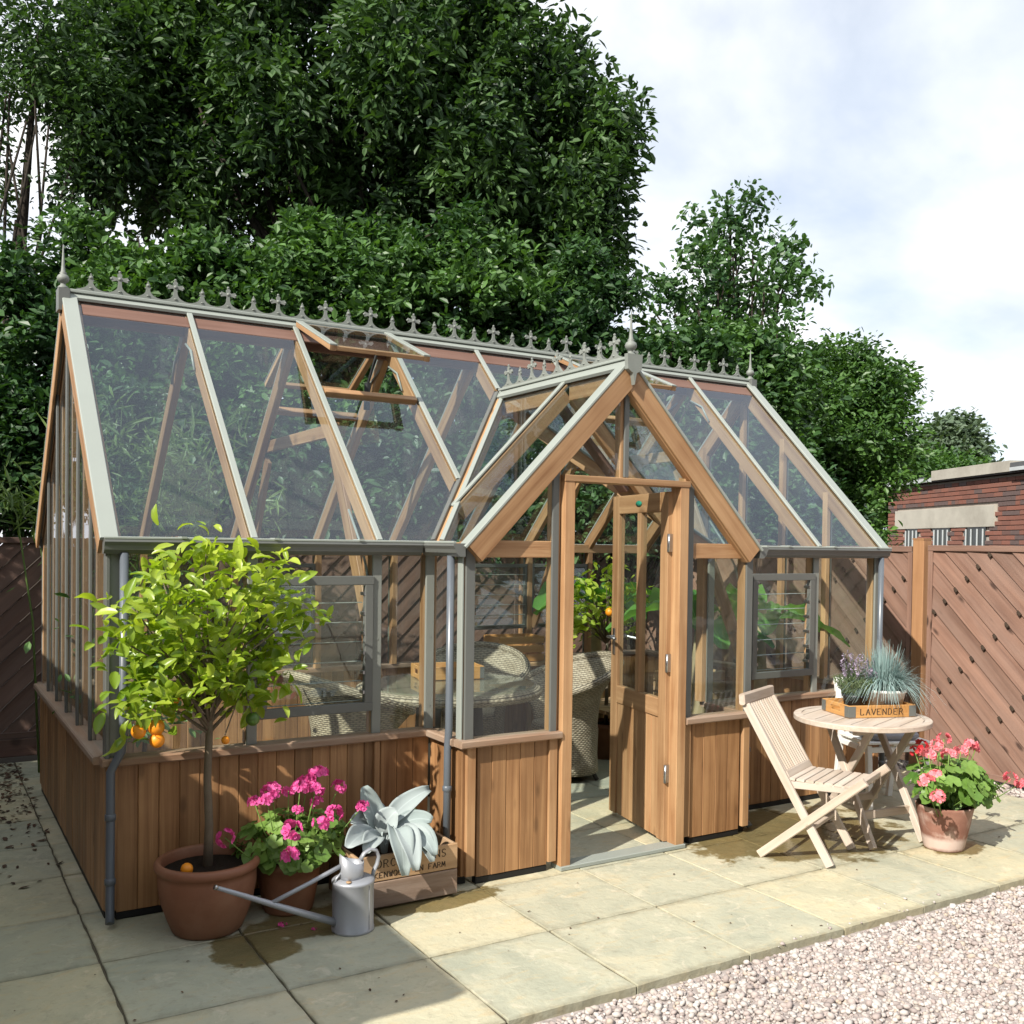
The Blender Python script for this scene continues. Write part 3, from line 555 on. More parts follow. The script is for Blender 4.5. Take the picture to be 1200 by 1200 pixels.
# downpipes
for pts in ([(.055, -.055, HE-.07), (.055, -.055, HS+.09), (.045, -.06, HS+.03), (-.0, -.075, HS-.05), (-.0, -.075, .06), (-.005, -.105, .022)],
            [(X0-.052, -P+.06, HE-.07), (X0-.052, -P+.06, HS+.06), (X0-.058, -P+.06, HS-.05), (X0-.058, -P+.06, .03)],
            [(X1+.055, -P+.06, HE-.07), (X1+.055, -P+.06, HS+.06), (X1+.055, -P+.06, HS-.05), (X1+.055, -P+.06, .05), (X1+.065, -P+.03, .02)],
            [(L-.03, -.055, HE-.07), (L-.03, -.055, HS+.09), (L+.0, -.07, HS-.05), (L+.0, -.07, .04)]):
    dp = MB().tube(pts, .019, 12).build('downpipe', M['pipe'], G)
    for z in (.18, .46): MB().lathe([(.019, 0), (.0235, .004), (.0235, .026), (.019, .03)], 14, (pts[-2][0], pts[-2][1], z)).build('pipe_clip', M['pipe'], dp)

# ---- porch
PF = -P-.05
SP = (HP-HE)/(XC-X0)
def pz(x): return HE+SP*(XC-X0-abs(x-XC))
for s in (-1, 1):
    n = V((s*SP, 0, 1)).normalized(); xe = XC+s*(XC-X0+.02)
    P0 = lambda y, x: V((x, y, pz(x)))
    # gable rafter, facing board and cap
    MB().beam(P0(PF+.034+s*.003, xe)-n*.062, P0(PF+.034+s*.003, XC+s*.03)-n*.062, .05, .10, n).build('porch_rafter', M['cedar_frame'], G)
    MB().beam(P0(PF+s*.003, xe)-n*.055, P0(PF+s*.003, XC+s*.012)-n*.055, .018, .108, n).build('bargeboard', M['cedar_frame'], G)
    MB().beam(P0(PF+.022, xe+s*.012)+n*.006, P0(PF+.022, XC+s*.03)+n*.006, .075, .016, n, .004).build('verge_cap', M['alu'], G)
    # middle rafter, running from porch ridge down to the valley
    ym = .15; xv = XC+s*(XC-X0)*(1-(ym+OV)/(YJn+OV))
    MB().beam(P0(ym, xv)-n*.058, P0(ym, XC+s*.02)-n*.058, .042, .085, n).build('porch_rafter', M['cedar_frame'], G)
    MB().beam(P0(ym, xv)+n*.0, P0(ym, XC+s*.04)+n*.0, .034, .014, n, .004).build('glazing_bar_cap', M['alu'], G)
    # panes of the porch roof
    a1 = [P0(PF+.05, XC+s*.02), P0(PF+.05, X0 if s < 0 else X1), P0(-OV, X0 if s < 0 else X1), P0(ym-.01, xv), P0(ym-.01, XC+s*.02)]
    a2 = [P0(ym+.01, XC+s*.02), P0(ym+.01, xv), P0(YJn, XC+s*.02)]
    for poly in (a1, a2): pane([p-n*.014 for p in (poly if s < 0 else poly[::-1])], .004, 'roofglass', nrm=n)
    # valley flashing and valley rafter
    va, vb = V((X0 if s < 0 else X1, -OV-.01, HE)), V((XC, YJn, HP)); vn = (n+NF).normalized()
    MB().beam(va-vn*.05, vb-vn*.05, .05, .09, vn).build('valley_rafter', M['cedar_frame'], G)
    for dx in (-1, 1):
        off = (vb-va).normalized().cross(vn)*(.024*dx); MB().beam(va+off+vn*.004, vb+off+vn*.004, .026, .016, vn+off*8).build('valley_flashing', M['alu_dark'] if dx*s > 0 else M['alu'], G)
MB().beam((XC, PF+.05, HP-.085), (XC, YJn+.05, HP-.085), .032, .125).build('porch_ridge_board', M['cedar_frame'], G)
m = MB(); m.prism([(XC-.05, PF-.01, HP-.036), (XC, PF-.01, HP+.014), (XC+.05, PF-.01, HP-.036), (XC+.04, PF-.01, HP-.05), (XC, PF-.01, HP-.008), (XC-.04, PF-.01, HP-.05)], (0, YJn-PF+.01, 0)); m.build('porch_ridge_cap', M['alu'], G)
MB().beam((XC, PF-.02, HP+.018), (XC, YJn, HP+.018), .036, .016).build('ridge_roll', M['alu'], G)
# apex plate with drop
m = MB(); m.prism([(XC-.05, PF-.016, HP+.03), (XC-.045, PF-.016, HP-.05), (XC-.012, PF-.016, HP-.07), (XC, PF-.016, HP-.13), (XC+.012, PF-.016, HP-.07), (XC+.045, PF-.016, HP-.05), (XC+.05, PF-.016, HP+.03)], (0, -.028, 0)); m.build('apex_plate', M['iron'], G)
# porch corner posts, transoms, head and mullions
for x, nx in ((X0+.018, -1), (X1-.018, 1)):
    MB().beam((x, -P+.03, HS), (x, -P+.03, HE), .05, .06, (0, 1, 0)).build('post', M['cedar_frame'], G)
    MB().beam((x+nx*.0, -P-.010, HS), (x, -P-.010, HE-.03), .052, .014, (0, 1, 0), .004).build('glazing_cap', M['alu_dark'], G)
    MB().beam((x+nx*.034, -P+.022, HS), (x+nx*.034, -P+.022, HE-.03), .012, .05, (0, 1, 0), .004).build('glazing_cap', M['alu'], G)
    y0, y1 = -P+.06, -.03
    q = [(x-nx*-.012, y0, HS), (x-nx*-.012, y1, HS), (x-nx*-.012, y1, HE-.03), (x-nx*-.012, y0, HE-.03)]; pane(q if nx > 0 else q[::-1], nrm=V((nx, 0, 0)))
    MB().beam((x, -P+.062, HE-.04), (x, -.002, HE-.04), .05, .07).build('wall_plate', M['cedar_frame'], G)
MB().beam((X0+.045, -P+.02, HE-.035), (2.07, -P+.02, HE-.035), .06, .085).build('transom', M['cedar_frame'], G); MB().beam((3.005, -P+.02, HE-.035), (X1-.045, -P+.02, HE-.035), .06, .085).build('transom', M['cedar_frame'], G)
for x, capx in ((2.096, 2.082), (2.972, 2.988)):
    zt = pz(x)-.13
    MB().beam((x, -P+.02, HS), (x, -P+.02, zt), .045, .06, (0, 1, 0)).build('post', M['cedar_frame'], G); MB().beam((capx, -P-.016, HS), (capx, -P-.016, zt-.01), .042, .014, (0, 1, 0), .004).build('glazing_cap', M['alu_dark'], G)
JW = .062
for x in (2.152, 2.918): MB().beam((x, -P-.006, .0), (x, -P-.006, 2.005), JW, .085, (0, 1, 0)).build('door_jamb', M['cedar_frame'], G)
MB().beam((2.118, -P-.008, 2.022), (2.952, -P-.008, 2.022), .09, .034).build('door_head', M['cedar_frame'], G)
MB().beam((XC, -P+.02, 2.04), (XC, -P+.02, HP-.16), .045, .05, (0, 1, 0)).build('gable_mullion', M['cedar_frame'], G); MB().beam((XC+.012, -P-.012, 2.045), (XC+.012, -P-.012, HP-.17), .032, .014, (0, 1, 0)).build('glazing_cap', M['alu_dark'], G)
MB().beam((2.12, -P-.01, .012), (2.95, -P-.01, .012), .10, .022).build('threshold', M['alu'], G)
yq = -P+.0; b_ = .07
pane([(X0+.04, yq, HS), (2.075, yq, HS), (2.075, yq, HE-.07), (X0+.04, yq, HE-.07)]); pane([(2.995, yq, HS), (X1-.04, yq, HS), (X1-.04, yq, HE-.07), (2.995, yq, HE-.07)])
pane([(X0+.13, yq, HE), (2.075, yq, HE), (2.075, yq, pz(2.075)-b_)]); pane([(2.995, yq, HE), (X1-.13, yq, HE), (2.995, yq, pz(2.995)-b_)])
pane([(2.12, yq, 2.035), (XC-.02, yq, 2.035), (XC-.02, yq, pz(XC-.02)-b_), (2.12, yq, pz(2.12)-b_)]); pane([(XC+.02, yq, 2.035), (2.95, yq, 2.035), (2.95, yq, pz(2.95)-b_), (XC+.02, yq, pz(XC+.02)-b_)])
# inner portal frame seen behind the porch gable
for s in (-1, 1):
    xa = XC+s*(XC-X0); MB().beam((xa, .035, HS), (xa, .035, HE), .06, .06, (0, 1, 0)).build('post', M['cedar_frame'], G)
    MB().beam((XC+s*.52, .3, 2.02), (XC+s*.02, .30, 2.52), .03, .085, (0, -1, 0)).build('portal_brace', M['cedar_dark'], G)
# cresting
def crest_mesh(tall, s):
    q = [(-s/2, 0)]
    H = .062
    for k in range(9):
        a = k/8*math.pi/2; q.append((-s/2+(s/2-.010)*math.sin(a)+.0, .012+(H-.012)*(1-math.cos(a))))
    if tall: q += [(-.010, .075), (-.009, .083), (-.018, .087), (-.040, .080), (-.048, .096), (-.040, .112), (-.018, .105), (-.010, .110), (-.013, .124), (-.008, .128), (0, .146)]
    else: q += [(-.016, .066), (-.016, .072), (-.010, .078), (-.012, .088), (-.006, .096), (0, .112)]
    q = q+[(-x, z) for x, z in q[::-1][1:]]
    m = MB(); m.prism([(x, -.004, z) for x, z in q], (0, .008, 0))
    if tall:
        m.ball((0, 0, .097), .012, 8, 5)
        for q_ in ((-.044, .096), (.044, .096), (0, .14)): m.ball((q_[0], 0, q_[1]), .008, 6, 4)
    else: m.ball((0, 0, .084), .011, 8, 5)
    m.lathe([(.001, .0), (.011, .004), (.011, .010), (.001, .012)], 8, (0, 0, .016)); return m.mesh('cresting', M['iron'])
n_c = 33; sp_ = (L-.06)/n_c; cm = [crest_mesh(False, sp_), crest_mesh(True, sp_)]
for k in range(n_c): link('cresting', cm[k % 2], G, (.03+sp_*(k+.5), D/2, HR+.026)).scale = (1, 1, .94)
n_p = 9; sp2 = (YJn-PF-.10)/n_p; cm2 = [crest_mesh(False, sp2), crest_mesh(True, sp2)]
for k in range(n_p): link('cresting', cm2[(k+1) % 2], G, (XC, PF+.07+sp2*(k+.5), HP+.025), (0, 0, math.pi/2)).scale = (1, 1, .98)
for x, y, z in ((-.035, D/2, HR+.02), (L+.035, D/2, HR+.02), (XC, PF-.005, HP+.02)):
    MB().lathe([(.001, 0), (.030, 0), (.030, .018), (.017, .03), (.014, .045), (.024, .05), (.034, .066), (.036, .08), (.030, .098), (.017, .11), (.021, .118), (.013, .128), (.010, .17), (.0025, .32), (.001, .323)], 18, (0, 0, 0)).build('finial', M['iron'], G, loc=(x, y, z)).scale = (.9, .9, .76)
for x in (-.035, L+.035): MB().box(x-.03, x+.03, D/2-.05, D/2+.05, HR-.10, HR+.02).build('ridge_end_plate', M['alu_dark'], G)

# ---- door, hinged on the right jamb and swung inward
DW, DH, DT = .70, 1.955, .044
dr = link('door', None, G)
def dbx(n, x0, x1, z0, z1, mat, t=DT, y=0.0, par=None, nm=None):
    m = MB(); m.box(-x1, -x0, y-t/2, y+t/2, z0, z1); return m
m = MB()
for x0, x1, z0, z1 in ((0, .085, .0, DH), (DW-.085, DW, .0, DH), (.0851, DW-.0851, DH-.11, DH), (.0851, DW-.0851, .685, .79), (DW/2-.022, DW/2+.022, .7901, DH-.1101)):
    m.box(-x1, -x0, -DT/2, DT/2, z0, z1)
me = m.mesh('door', M['cedar_frame']); bpy.data.objects.remove(dr)
dr = link('door', me, G, (2.882, -.345, .028), (0, 0, -math.radians(101)))
for k in range(6):
    w = (DW-.17)/6; x = -(.085+w*(k+.5)); mm = MB(); mm.beam((x, 0, .002), (x, 0, .684), w-.002, .026, (0, 1, 0), .005); mm.build('door_board', M['cedar_frame'], dr)
for xa, xb in ((.085, DW/2-.022), (DW/2+.022, DW-.085)): pane([(-xb, 0, .79), (-xa, 0, .79), (-xa, 0, DH-.11), (-xb, 0, DH-.11)], .004, 'glass', dr, 'door_pane', V((0, -1, 0)))
m = MB(); m.lathe([(.001, 0), (.024, 0), (.024, .004), (.001, .005)], 16); b = m.build('badge', M['badge'], dr, loc=(-DW/2, -DT/2-.001, DH-.055), rot=(math.pi/2, 0, 0)); b.scale = (1.5, .7, 1)
m = MB(); m.box(-DW+.03, -DW+.06, -DT/2-.006, -DT/2, .98, 1.14); m.tube([(-DW+.045, -DT/2, 1.09), (-DW+.045, -DT/2-.045, 1.09), (-DW+.16, -DT/2-.05, 1.085)], .009, 8); m.tube([(-DW+.045, DT/2, 1.09), (-DW+.045, DT/2+.045, 1.09), (-DW+.16, DT/2+.05, 1.085)], .009, 8); m.box(-DW+.03, -DW+.06, DT/2, DT/2+.006, .98, 1.14); m.build('door_handle', M['steel'], dr)
for z in (.33, .95, 1.62):
    m = MB(); m.tube([(.012, -.02, z), (.012, -.02, z+.10)], .008, 8); m.box(-.0, .006, -.026, .03, z, z+.10); m.build('hinge', M['steel'], dr)
    mm = MB(); mm.box(2.872, 2.886, -P+.02, -P+.052, z+.028, z+.128); mm.build('hinge_leaf', M['steel'], G)

# ================================================================== FENCES
def clip(poly, f):
    out = []
    for i in range(len(poly)):
        a, b = poly[i], poly[(i+1) % len(poly)]; fa, fb = f(a), f(b)
        if fa >= 0: out.append(a)
        if (fa >= 0) != (fb >= 0): t = fa/(fa-fb); out.append((a[0]+(b[0]-a[0])*t, a[1]+(b[1]-a[1])*t))
    return out
def fence_panel(origin, along, nrm, width, z0, z1, sign, label, detail=True, fm='fence'):
    """slatted panel in the plane spanned by `along` and z, faced towards `nrm`; slats rise with `along` if sign > 0"""
    o, a, n = V(origin), V(along), V(nrm); T = thing('slatted_fence', label, 'fence', origin, 0, 'diagonal slatted fence panels')
    P3 = lambda s, z, d: a*s+V((0, 0, z))+n*d
    pitch, wd = .128, .1215; q = math.sqrt(.5); H = z1-z0
    c0, c1 = (-H*q if sign > 0 else 0), (width*q if sign > 0 else (width+H)*q)
    k = int(c0/pitch)-1
    while k*pitch < c1:
        c = k*pitch; k += 1
        # strip: c <= (s*q -/+ z*q) <= c+wd
        big = 6.0; dirv = (q, q*sign); nv = (q, -q*sign)
        quad = [(nv[0]*c-dirv[0]*big, nv[1]*c-dirv[1]*big), (nv[0]*c+dirv[0]*big, nv[1]*c+dirv[1]*big), (nv[0]*(c+wd)+dirv[0]*big, nv[1]*(c+wd)+dirv[1]*big), (nv[0]*(c+wd)-dirv[0]*big, nv[1]*(c+wd)-dirv[1]*big)]
        for f in (lambda p: p[0]-.03, lambda p: width-.03-p[0], lambda p: p[1]-.03, lambda p: H-.03-p[1]): quad = clip(quad, f) if quad else quad
        if len(quad) < 3: continue
        off = random.uniform(0, .006)
        pts = [P3(s, z+z0, .004+off*.5+.013*((s*q-z*q*sign-c)/wd if sign > 0 else 1-(s*q-z*q*sign-c)/wd)) for s, z in quad]
        vv = pts+[p-n*.016 for p in pts]; m_ = len(pts); ro = random.uniform(0, 50)
        gr = [(ro+s*q+z*q*sign, s*q-z*q*sign-c+ro, 0) for s, z in quad]*2
        mb = MB(); mb.add(vv, [list(range(m_)), list(range(2*m_-1, m_-1, -1))]+[[i, i+m_, (i+1) % m_+m_, (i+1) % m_] for i in range(m_)], gr); mb.build('slat', M[fm], T)
    for s0, s1, zz0, zz1 in ((0, width, z1-.045, z1), (0, width, z0, z0+.045)):
        mb = MB(); mb.beam(P3(s0+.002, (zz0+zz1)/2, .006), P3(s1-.002, (zz0+zz1)/2, .006), .046, zz1-zz0, (0, 0, 1)); mb.build('rail', M[fm], T)
    for s in (.022, width-.022):
        mb = MB(); mb.beam(P3(s, z0+.046, .006), P3(s, z1-.046, .006), .04, .04, n); mb.build('stile', M[fm], T)
    # backing battens crossing the slats, seen as dark notches in the gaps
    mb = MB()
    for j in range(-3, 8):
        b0 = j*.52
        s_a, z_a = b0, 0.0
        seg = [(b0, .05), (b0-sign*(H-.1), H-.05)] if sign > 0 else [(b0, .05), (b0+(H-.1), H-.05)]
        (sa, za), (sb, zb) = seg
        t0, t1 = 0, 1
        for lim in (.03, width-.03):
            if abs(sb-sa) > 1e-6:
                t = (lim-sa)/(sb-sa)
                if (lim < 1) == (sb > sa): t0 = max(t0, t)
                else: t1 = min(t1, t)
        if t1-t0 > .03: mb.beam(P3(sa+(sb-sa)*t0, za+(zb-za)*t0+z0, -.026), P3(sa+(sb-sa)*t1, za+(zb-za)*t1+z0, -.026), .035, .03, n)
    # dark blocks whose colour stands in for the shaded notches between slats
    if detail:
        for j in range(0, 5):
            for kk in range(0, 22):
                c = kk*pitch-.0045+int(c0/pitch)*pitch
                # batten line: perpendicular direction through (j*.45)
                e = j*.46+.1; s_, z_ = (q*c+q*e, -q*sign*c+q*sign*e) if sign > 0 else (q*c+q*(e-.9), q*c-q*(e-.9))
                if .06 < s_ < width-.06 and .06 < z_ < H-.06: mb.beam(P3(s_-q*.02, z0+z_-q*sign*.02, .018), P3(s_+q*.02, z0+z_+q*sign*.02, .026, ), .02, .012, n, .001)
    mb.build('batten_and_notch', M['ink'], T, kind='stuff')
    return T
def fence_post(x, y, h, label):
    T = thing('fence_post', label, 'post', (x, y, 0), 0, 'square timber fence posts'); MB().beam((0, 0, -.05), (0, 0, h), .10, .10, (0, 1, 0), .006).build('shaft', M['fence_post'], T)
    MB().prism([(-.052, -.052, h), (.052, -.052, h), (.052, .052, h), (-.052, .052, h)], (0, 0, .014)).build('cap', M['fence_post'], T)
XF, YB = 6.05, 3.86
fence_panel((XF, .32, 0), (0, -1, 0), (-1, 0, 0), 1.74, .0, 1.715, -1, 'sunlit brown diagonal slat panel right of the fence post, below the brick building')
fence_panel((XF, 2.16, 0), (0, -1, 0), (-1, 0, 0), 1.70, .0, 1.705, -1, 'brown diagonal slat panel between greenhouse corner and the tall fence post')
fence_panel((XF, 3.82, 0), (0, -1, 0), (-1, 0, 0), 1.52, .0, 1.705, -1, 'brown diagonal slat panel in the far corner, seen through the greenhouse end')
fence_panel((XF, -1.56, 0), (0, -1, 0), (-1, 0, 0), 1.74, .0, 1.715, -1, 'brown diagonal slat panel at the outer right beyond the picture edge')
fence_post(XF, .39, 1.755, 'square brown fence post standing right of the greenhouse'); fence_post(XF, 2.23, 1.745, 'square fence post behind the right end of the greenhouse'); fence_post(XF, -1.49, 1.755, 'square fence post at the near end of the sunlit panel'); fence_post(XF, YB+.02, 1.745, 'square fence post in the far fence corner')
lab = ['shaded dark slat fence panel at the left edge beside the greenhouse gable', 'dark slat fence panel behind the left bays of the greenhouse glass', 'dark slat fence panel behind the wicker table, seen through glass', 'dark slat fence panel behind the open door, seen through glass', 'dark slat fence panel behind the banana plants, seen through glass']
xs = [-2.35, -.62, 1.10, 2.82, 4.50, 6.0]
for k in range(5):
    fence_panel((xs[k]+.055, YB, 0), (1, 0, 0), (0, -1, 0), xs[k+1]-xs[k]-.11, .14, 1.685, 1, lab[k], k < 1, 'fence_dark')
    if k: fence_post(xs[k], YB, 1.70, ['', 'fence post hidden left of the greenhouse gable', 'fence post behind the left louvre window', 'fence post behind the wicker chairs', 'fence post behind the banana plants'][k])
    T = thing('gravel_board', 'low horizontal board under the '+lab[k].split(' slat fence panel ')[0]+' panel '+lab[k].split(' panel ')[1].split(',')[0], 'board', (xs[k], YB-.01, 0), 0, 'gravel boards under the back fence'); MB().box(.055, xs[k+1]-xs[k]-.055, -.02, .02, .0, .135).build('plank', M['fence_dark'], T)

# ================================================================== BRICK BUILDING
wd = V((math.sin(math.radians(25.5)), math.cos(math.radians(25.5)), 0)); wn_b = V((-wd.y, wd.x, 0))
far = deep(1041, 640, 19.0); BO = V((far[0], far[1], 0)); LEN = 6.4
BLD = thing('brick_building', 'low red brick outbuilding with flat roof beyond the fence', 'building', BO)
HB, HBN = 2.86, 2.98
core = MB(); core.beam(-wd*.0+(-wn_b)*1.6+V((0, 0, 1.43)), -wd*LEN+(-wn_b)*1.6+V((0, 0, 1.43)), 3.17, 2.84); wall = core.build('wall', M['mortar'], BLD)
def BP(s, z, d=0.0): return -wd*s+V((0, 0, z))+wn_b*d          # s metres from the far corner towards the camera
WIN = [(.62, 1.12), (1.62, 2.18), (2.62, 3.25)]; ZW, ZL0, ZL1 = 1.98, 2.06, 2.40
bl, bh, mj = .215, .065, .010; brick_me = {}
def brick_obj(w, blue):
    key = (round(w, 3), blue)
    if key not in brick_me: mb = MB(); mb.beam(-wd*(-w/2), -wd*(w/2), .05, bh, (0, 0, 1), .004); brick_me[key] = mb.mesh('brick', M['brick_blue'] if blue else M['brick'])
    return brick_me[key]
cand = []
row = 0; z = 1.40
while z+bh < HB-.02:
    s = 0.0 if row % 2 == 0 else -bl/2-mj/2
    hdr = (row in (13, 14)) 
    while s < LEN:
        w = .1025 if hdr and s < 4.4 else bl
        a, b = max(s, 0.0), min(s+w, LEN)
        zc = z+bh/2
        ok = b-a > .04 and not (ZL0-.01 < zc < ZL1+.01 and .28 < (a+b)/2 < 3.55) and not (zc < ZL0 and any(w0-.01 < (a+b)/2 < w1+.01 for w0, w1 in WIN))
        blue = (hdr and s < 4.4 and random.random() < .65) or (not hdr and random.random() < (.10 if s < 3.5 else .22))
        if ok: cand.append((s, a, b, z, blue))
        s += w+mj
    z += bh+mj; row += 1
cand.sort(key=lambda c: -c[0]-c[3]*.8)
vis = [c for c in cand if c[3] > 1.62 and c[0] < 4.9]; vis.sort(key=lambda c: -c[0]); ind = set(id(c) for c in vis[:290])
rest = MB(); restb = MB()
for c in cand:
    s, a, b, z, blue = c
    if id(c) in ind: link('brick', brick_obj(b-a, blue), wall, BP((a+b)/2, z+bh/2, -.012+random.uniform(0, .004)))
    else: (restb if blue else rest).beam(BP(a, z+bh/2, -.012), BP(b, z+bh/2, -.012), .05, bh, (0, 0, 1), .004)
rest.build('brickwork', M['brick'], wall, kind='stuff'); restb.build('dark_brickwork', M['brick_blue'], wall, kind='stuff')
MB().beam(BP(.30, (ZL0+ZL1)/2, .0), BP(3.52, (ZL0+ZL1)/2, .0), .06, ZL1-ZL0).build('lintel', M['concrete'], BLD)
for w0, w1 in WIN:
    mb = MB(); mb.beam(BP(w0, 1.5, -.012), BP(w1, 1.5, -.012), .02, 1.12); wo = mb.build('window', M['dark_inside'], BLD)
    for t in (.12, .36, .64, .9): MB().beam(BP(w0+(w1-w0)*t, .96, .008), BP(w0+(w1-w0)*t, 2.03, .008), .022, .02, wn_b).build('window_bar', M['palefelt'], wo)
for z0_, z1_, d0, s0, s1, mt in ((HB, HB+.10, .10, -.12, LEN, 'felt'), (HB+.005, HB+.07, .135, -.13, 1.75, 'palefelt'), (HB+.02, HB+.19, .125, 1.77, 4.05, 'concrete'), (HB+.02, HB+.15, .13, 4.07, LEN, 'felt'), (HB+.02, HB+.075, .155, 4.1, LEN, 'palefelt')):
    MB().beam(BP(s0, (z0_+z1_)/2, d0-.25), BP(s1, (z0_+z1_)/2, d0-.25), .5, z1_-z0_).build('roof_edge', M[mt], BLD)
mb = MB(); mb.prism([BP(-.1, HB+.08, -.3), BP(LEN, HB+.08, -.3), BP(LEN, HB+.16, -3.3), BP(-.1, HB+.16, -3.3)], (0, 0, .05)); mb.build('roof', M['felt'], BLD)

# ================================================================== GARDEN SHED left of the camera, whose shade falls over the corner
SH = thing('garden_shed', 'dark timber shed just left of the picture that shades the paving', 'shed', (-1.59, -2.36, 0))
for k in range(34):
    MB().box(-.02, .0, .005+k*.14, .135+k*.14, .0, 2.12).build('wall_board', M['fence'], SH)
for k in range(14): MB().box(-.03-(k+1)*.14, -.035-k*.14, -.0, .02, .0, 2.12).build('wall_board', M['fence'], SH)
MB().box(-2.0, -.03, .03, 4.74, .02, 2.1).build('wall', M['crate_old'], SH)
MB().box(-2.1, .10, -.09, 4.85, 2.12, 2.20).build('roof', M['felt'], SH)

# ================================================================== TREES AND SHRUBS
def leaf_arrays(pos, size, aspect=.45, droop=.2, up=.6, fold=.18, dirs=None, rng=RNG):
    n = len(pos); nrm = rng.normal(0, 1, (n, 3))*.75; nrm[:, 2] = np.abs(nrm[:, 2])*.6+up; nrm /= np.linalg.norm(nrm, axis=1)[:, None]
    d = rng.normal(0, 1, (n, 3)) if dirs is None else dirs+rng.normal(0, .55, (n, 3)); d[:, 2] -= droop
    d -= nrm*(d*nrm).sum(1)[:, None]; d /= np.linalg.norm(d, axis=1)[:, None]+1e-9; s = np.cross(nrm, d)
    sz = (size*rng.uniform(.42, 1.38, n))[:, None]; w = sz*aspect*.5
    b = pos-d*sz*.5; t = pos+d*sz*.5-nrm*sz*.08; m1 = pos-d*sz*.20-nrm*w*fold; m2 = pos+d*sz*.16-nrm*w*fold; up_w = nrm*w*fold*2
    v = np.stack([b, m1+s*w*.88+up_w, m2+s*w*.92+up_w, t, m2-s*w*.92+up_w, m1-s*w*.88+up_w], 1).reshape(-1, 3); i = np.arange(n)[:, None]*6
    return v, np.concatenate([i+np.array([q]) for q in ((0, 2, 1), (0, 3, 2), (0, 4, 3), (0, 5, 4))], 1).reshape(-1, 3)
def clusters(ells, n, lo=.35, rng=RNG):
    vol = np.array([e[3]*e[4]*e[5] for e in ells])**(2/3); k = rng.choice(len(ells), n, p=vol/vol.sum()); e = np.array(ells)[k]
    d = rng.normal(0, 1, (n, 3)); d /= np.linalg.norm(d, axis=1)[:, None]; r = rng.uniform(lo**2, 1, n)**.5; r *= 1+rng.normal(0, .07, n)
    return e[:, :3]+d*r[:, None]*e[:, 3:6], d
def foliage(ells, ncl, per, crad, size, mat, lo=.35, aspect=.45, droop=.25, up=.55, stretch=(1, 1, .8), outdir=.5, rng=RNG):
    c, d = clusters(ells, ncl, lo, rng); cr = crad*rng.uniform(.6, 1.3, ncl)
    k = np.repeat(np.arange(ncl), per); off = rng.normal(0, .5, (len(k), 3)); off /= np.maximum(1, np.linalg.norm(off, axis=1)[:, None]/1.1)
    pos = c[k]+off*cr[k][:, None]*np.array(stretch); v, f = leaf_arrays(pos, size, aspect, droop, up, dirs=d[k]*outdir+off*.8, rng=rng); return v, f, c
def limbs(mb, base, fork, tips, r0, r1, rng=random):
    for t in tips:
        f = V(fork)+V((rng.uniform(-.1, .1), rng.uniform(-.1, .1), rng.uniform(-.4, .3))); t = V(t); mid = f.lerp(t, .5)+V((rng.uniform(-.25, .25), rng.uniform(-.25, .25), rng.uniform(0, .35)))
        mb.tube([f, f.lerp(mid, .5)+V((0, 0, .08)), mid, t], [r0, r0*.75, r0*.5, r1], 6)
def tree(name, label, cat, base, fork_h, ells, ncl, per, crad, size, mat, r0=.16, nlimb=18, group=None, **kw):
    T = thing(name, label, cat, base, 0, group); b = np.array(base); el = [(e[0]-b[0], e[1]-b[1], e[2]-b[2], *e[3:]) for e in ells]
    v, f, c = foliage(el, ncl, per, crad, size, mat, **kw); np_obj('crown', v, f, M[mat], T)
    mb = MB(); top = max(e[2] for e in el); cx = np.mean([e[0] for e in el]); cyy = np.mean([e[1] for e in el])
    mb.tube([(0, 0, -.05), (random.uniform(-.08, .08), 0, fork_h*.5), (0, random.uniform(-.08, .08), fork_h), (cx*.5, cyy*.5, (fork_h+top)/2), (cx, cyy, top)], [r0*1.25, r0, r0*.85, r0*.55, r0*.15], 9)
    idx = np.linspace(0, len(c)-1, nlimb).astype(int); limbs(mb, None, (0, 0, fork_h), [V((cx, cyy, fork_h+.5)).lerp(V(c[i]), .8) for i in idx], r0*.38, .012); mb.build('trunk', M['bark'], T); return T
def E(u, v, dep, ru, rv, rd):            # ellipsoid centred where the pixel's ray reaches that depth, radii from pixels
    c = deep(u, v, dep); k = dep/FPX; return (*c, ru*k, rd, rv*k)
gz = lambda u, dep: (*[float(q) for q in deep(u, 640, dep)[:2]], 0.0)

big = [E(380, 60, 13.0, 190, 190, 1.8), E(210, 40, 13.2, 120, 150, 1.5), E(535, 110, 12.8, 105, 135, 1.5), E(620, 190, 12.6, 85, 130, 1.2), E(662, 260, 12.5, 58, 95, 1.0), E(300, 210, 13.4, 150, 110, 1.4), E(470, 230, 13.2, 150, 120, 1.5), E(150, 130, 12.8, 90, 110, 1.2), E(390, -140, 13.2, 200, 150, 2.0), E(620, 320, 12.6, 90, 60, 1.0), E(550, 50, 12.8, 55, 75, 1.0), E(690, 190, 12.4, 36, 70, .7), E(728, 150, 12.4, 13, 34, .4), E(715, 215, 12.4, 18, 42, .4), E(655, 85, 12.6, 24, 30, .5), E(715, 300, 12.4, 16, 34, .4), E(668, 120, 12.5, 30, 48, .6), E(215, 225, 12.2, 34, 55, .5), E(120, 190, 12.2, 40, 46, .5), E(330, 120, 11.6, 50, 60, .5), E(455, 70, 11.4, 50, 60, .5), E(560, 180, 11.6, 46, 60, .5)]
tree('tall_tree', 'tall dark green broadleaf tree towering behind the greenhouse roof', 'tree', gz(420, 13.3), 3.6, big, 1400, 105, .40, .138, 'lf_big', .24, 46, lo=.42, aspect=.42, droop=.55, stretch=(.75, .75, 1.35))
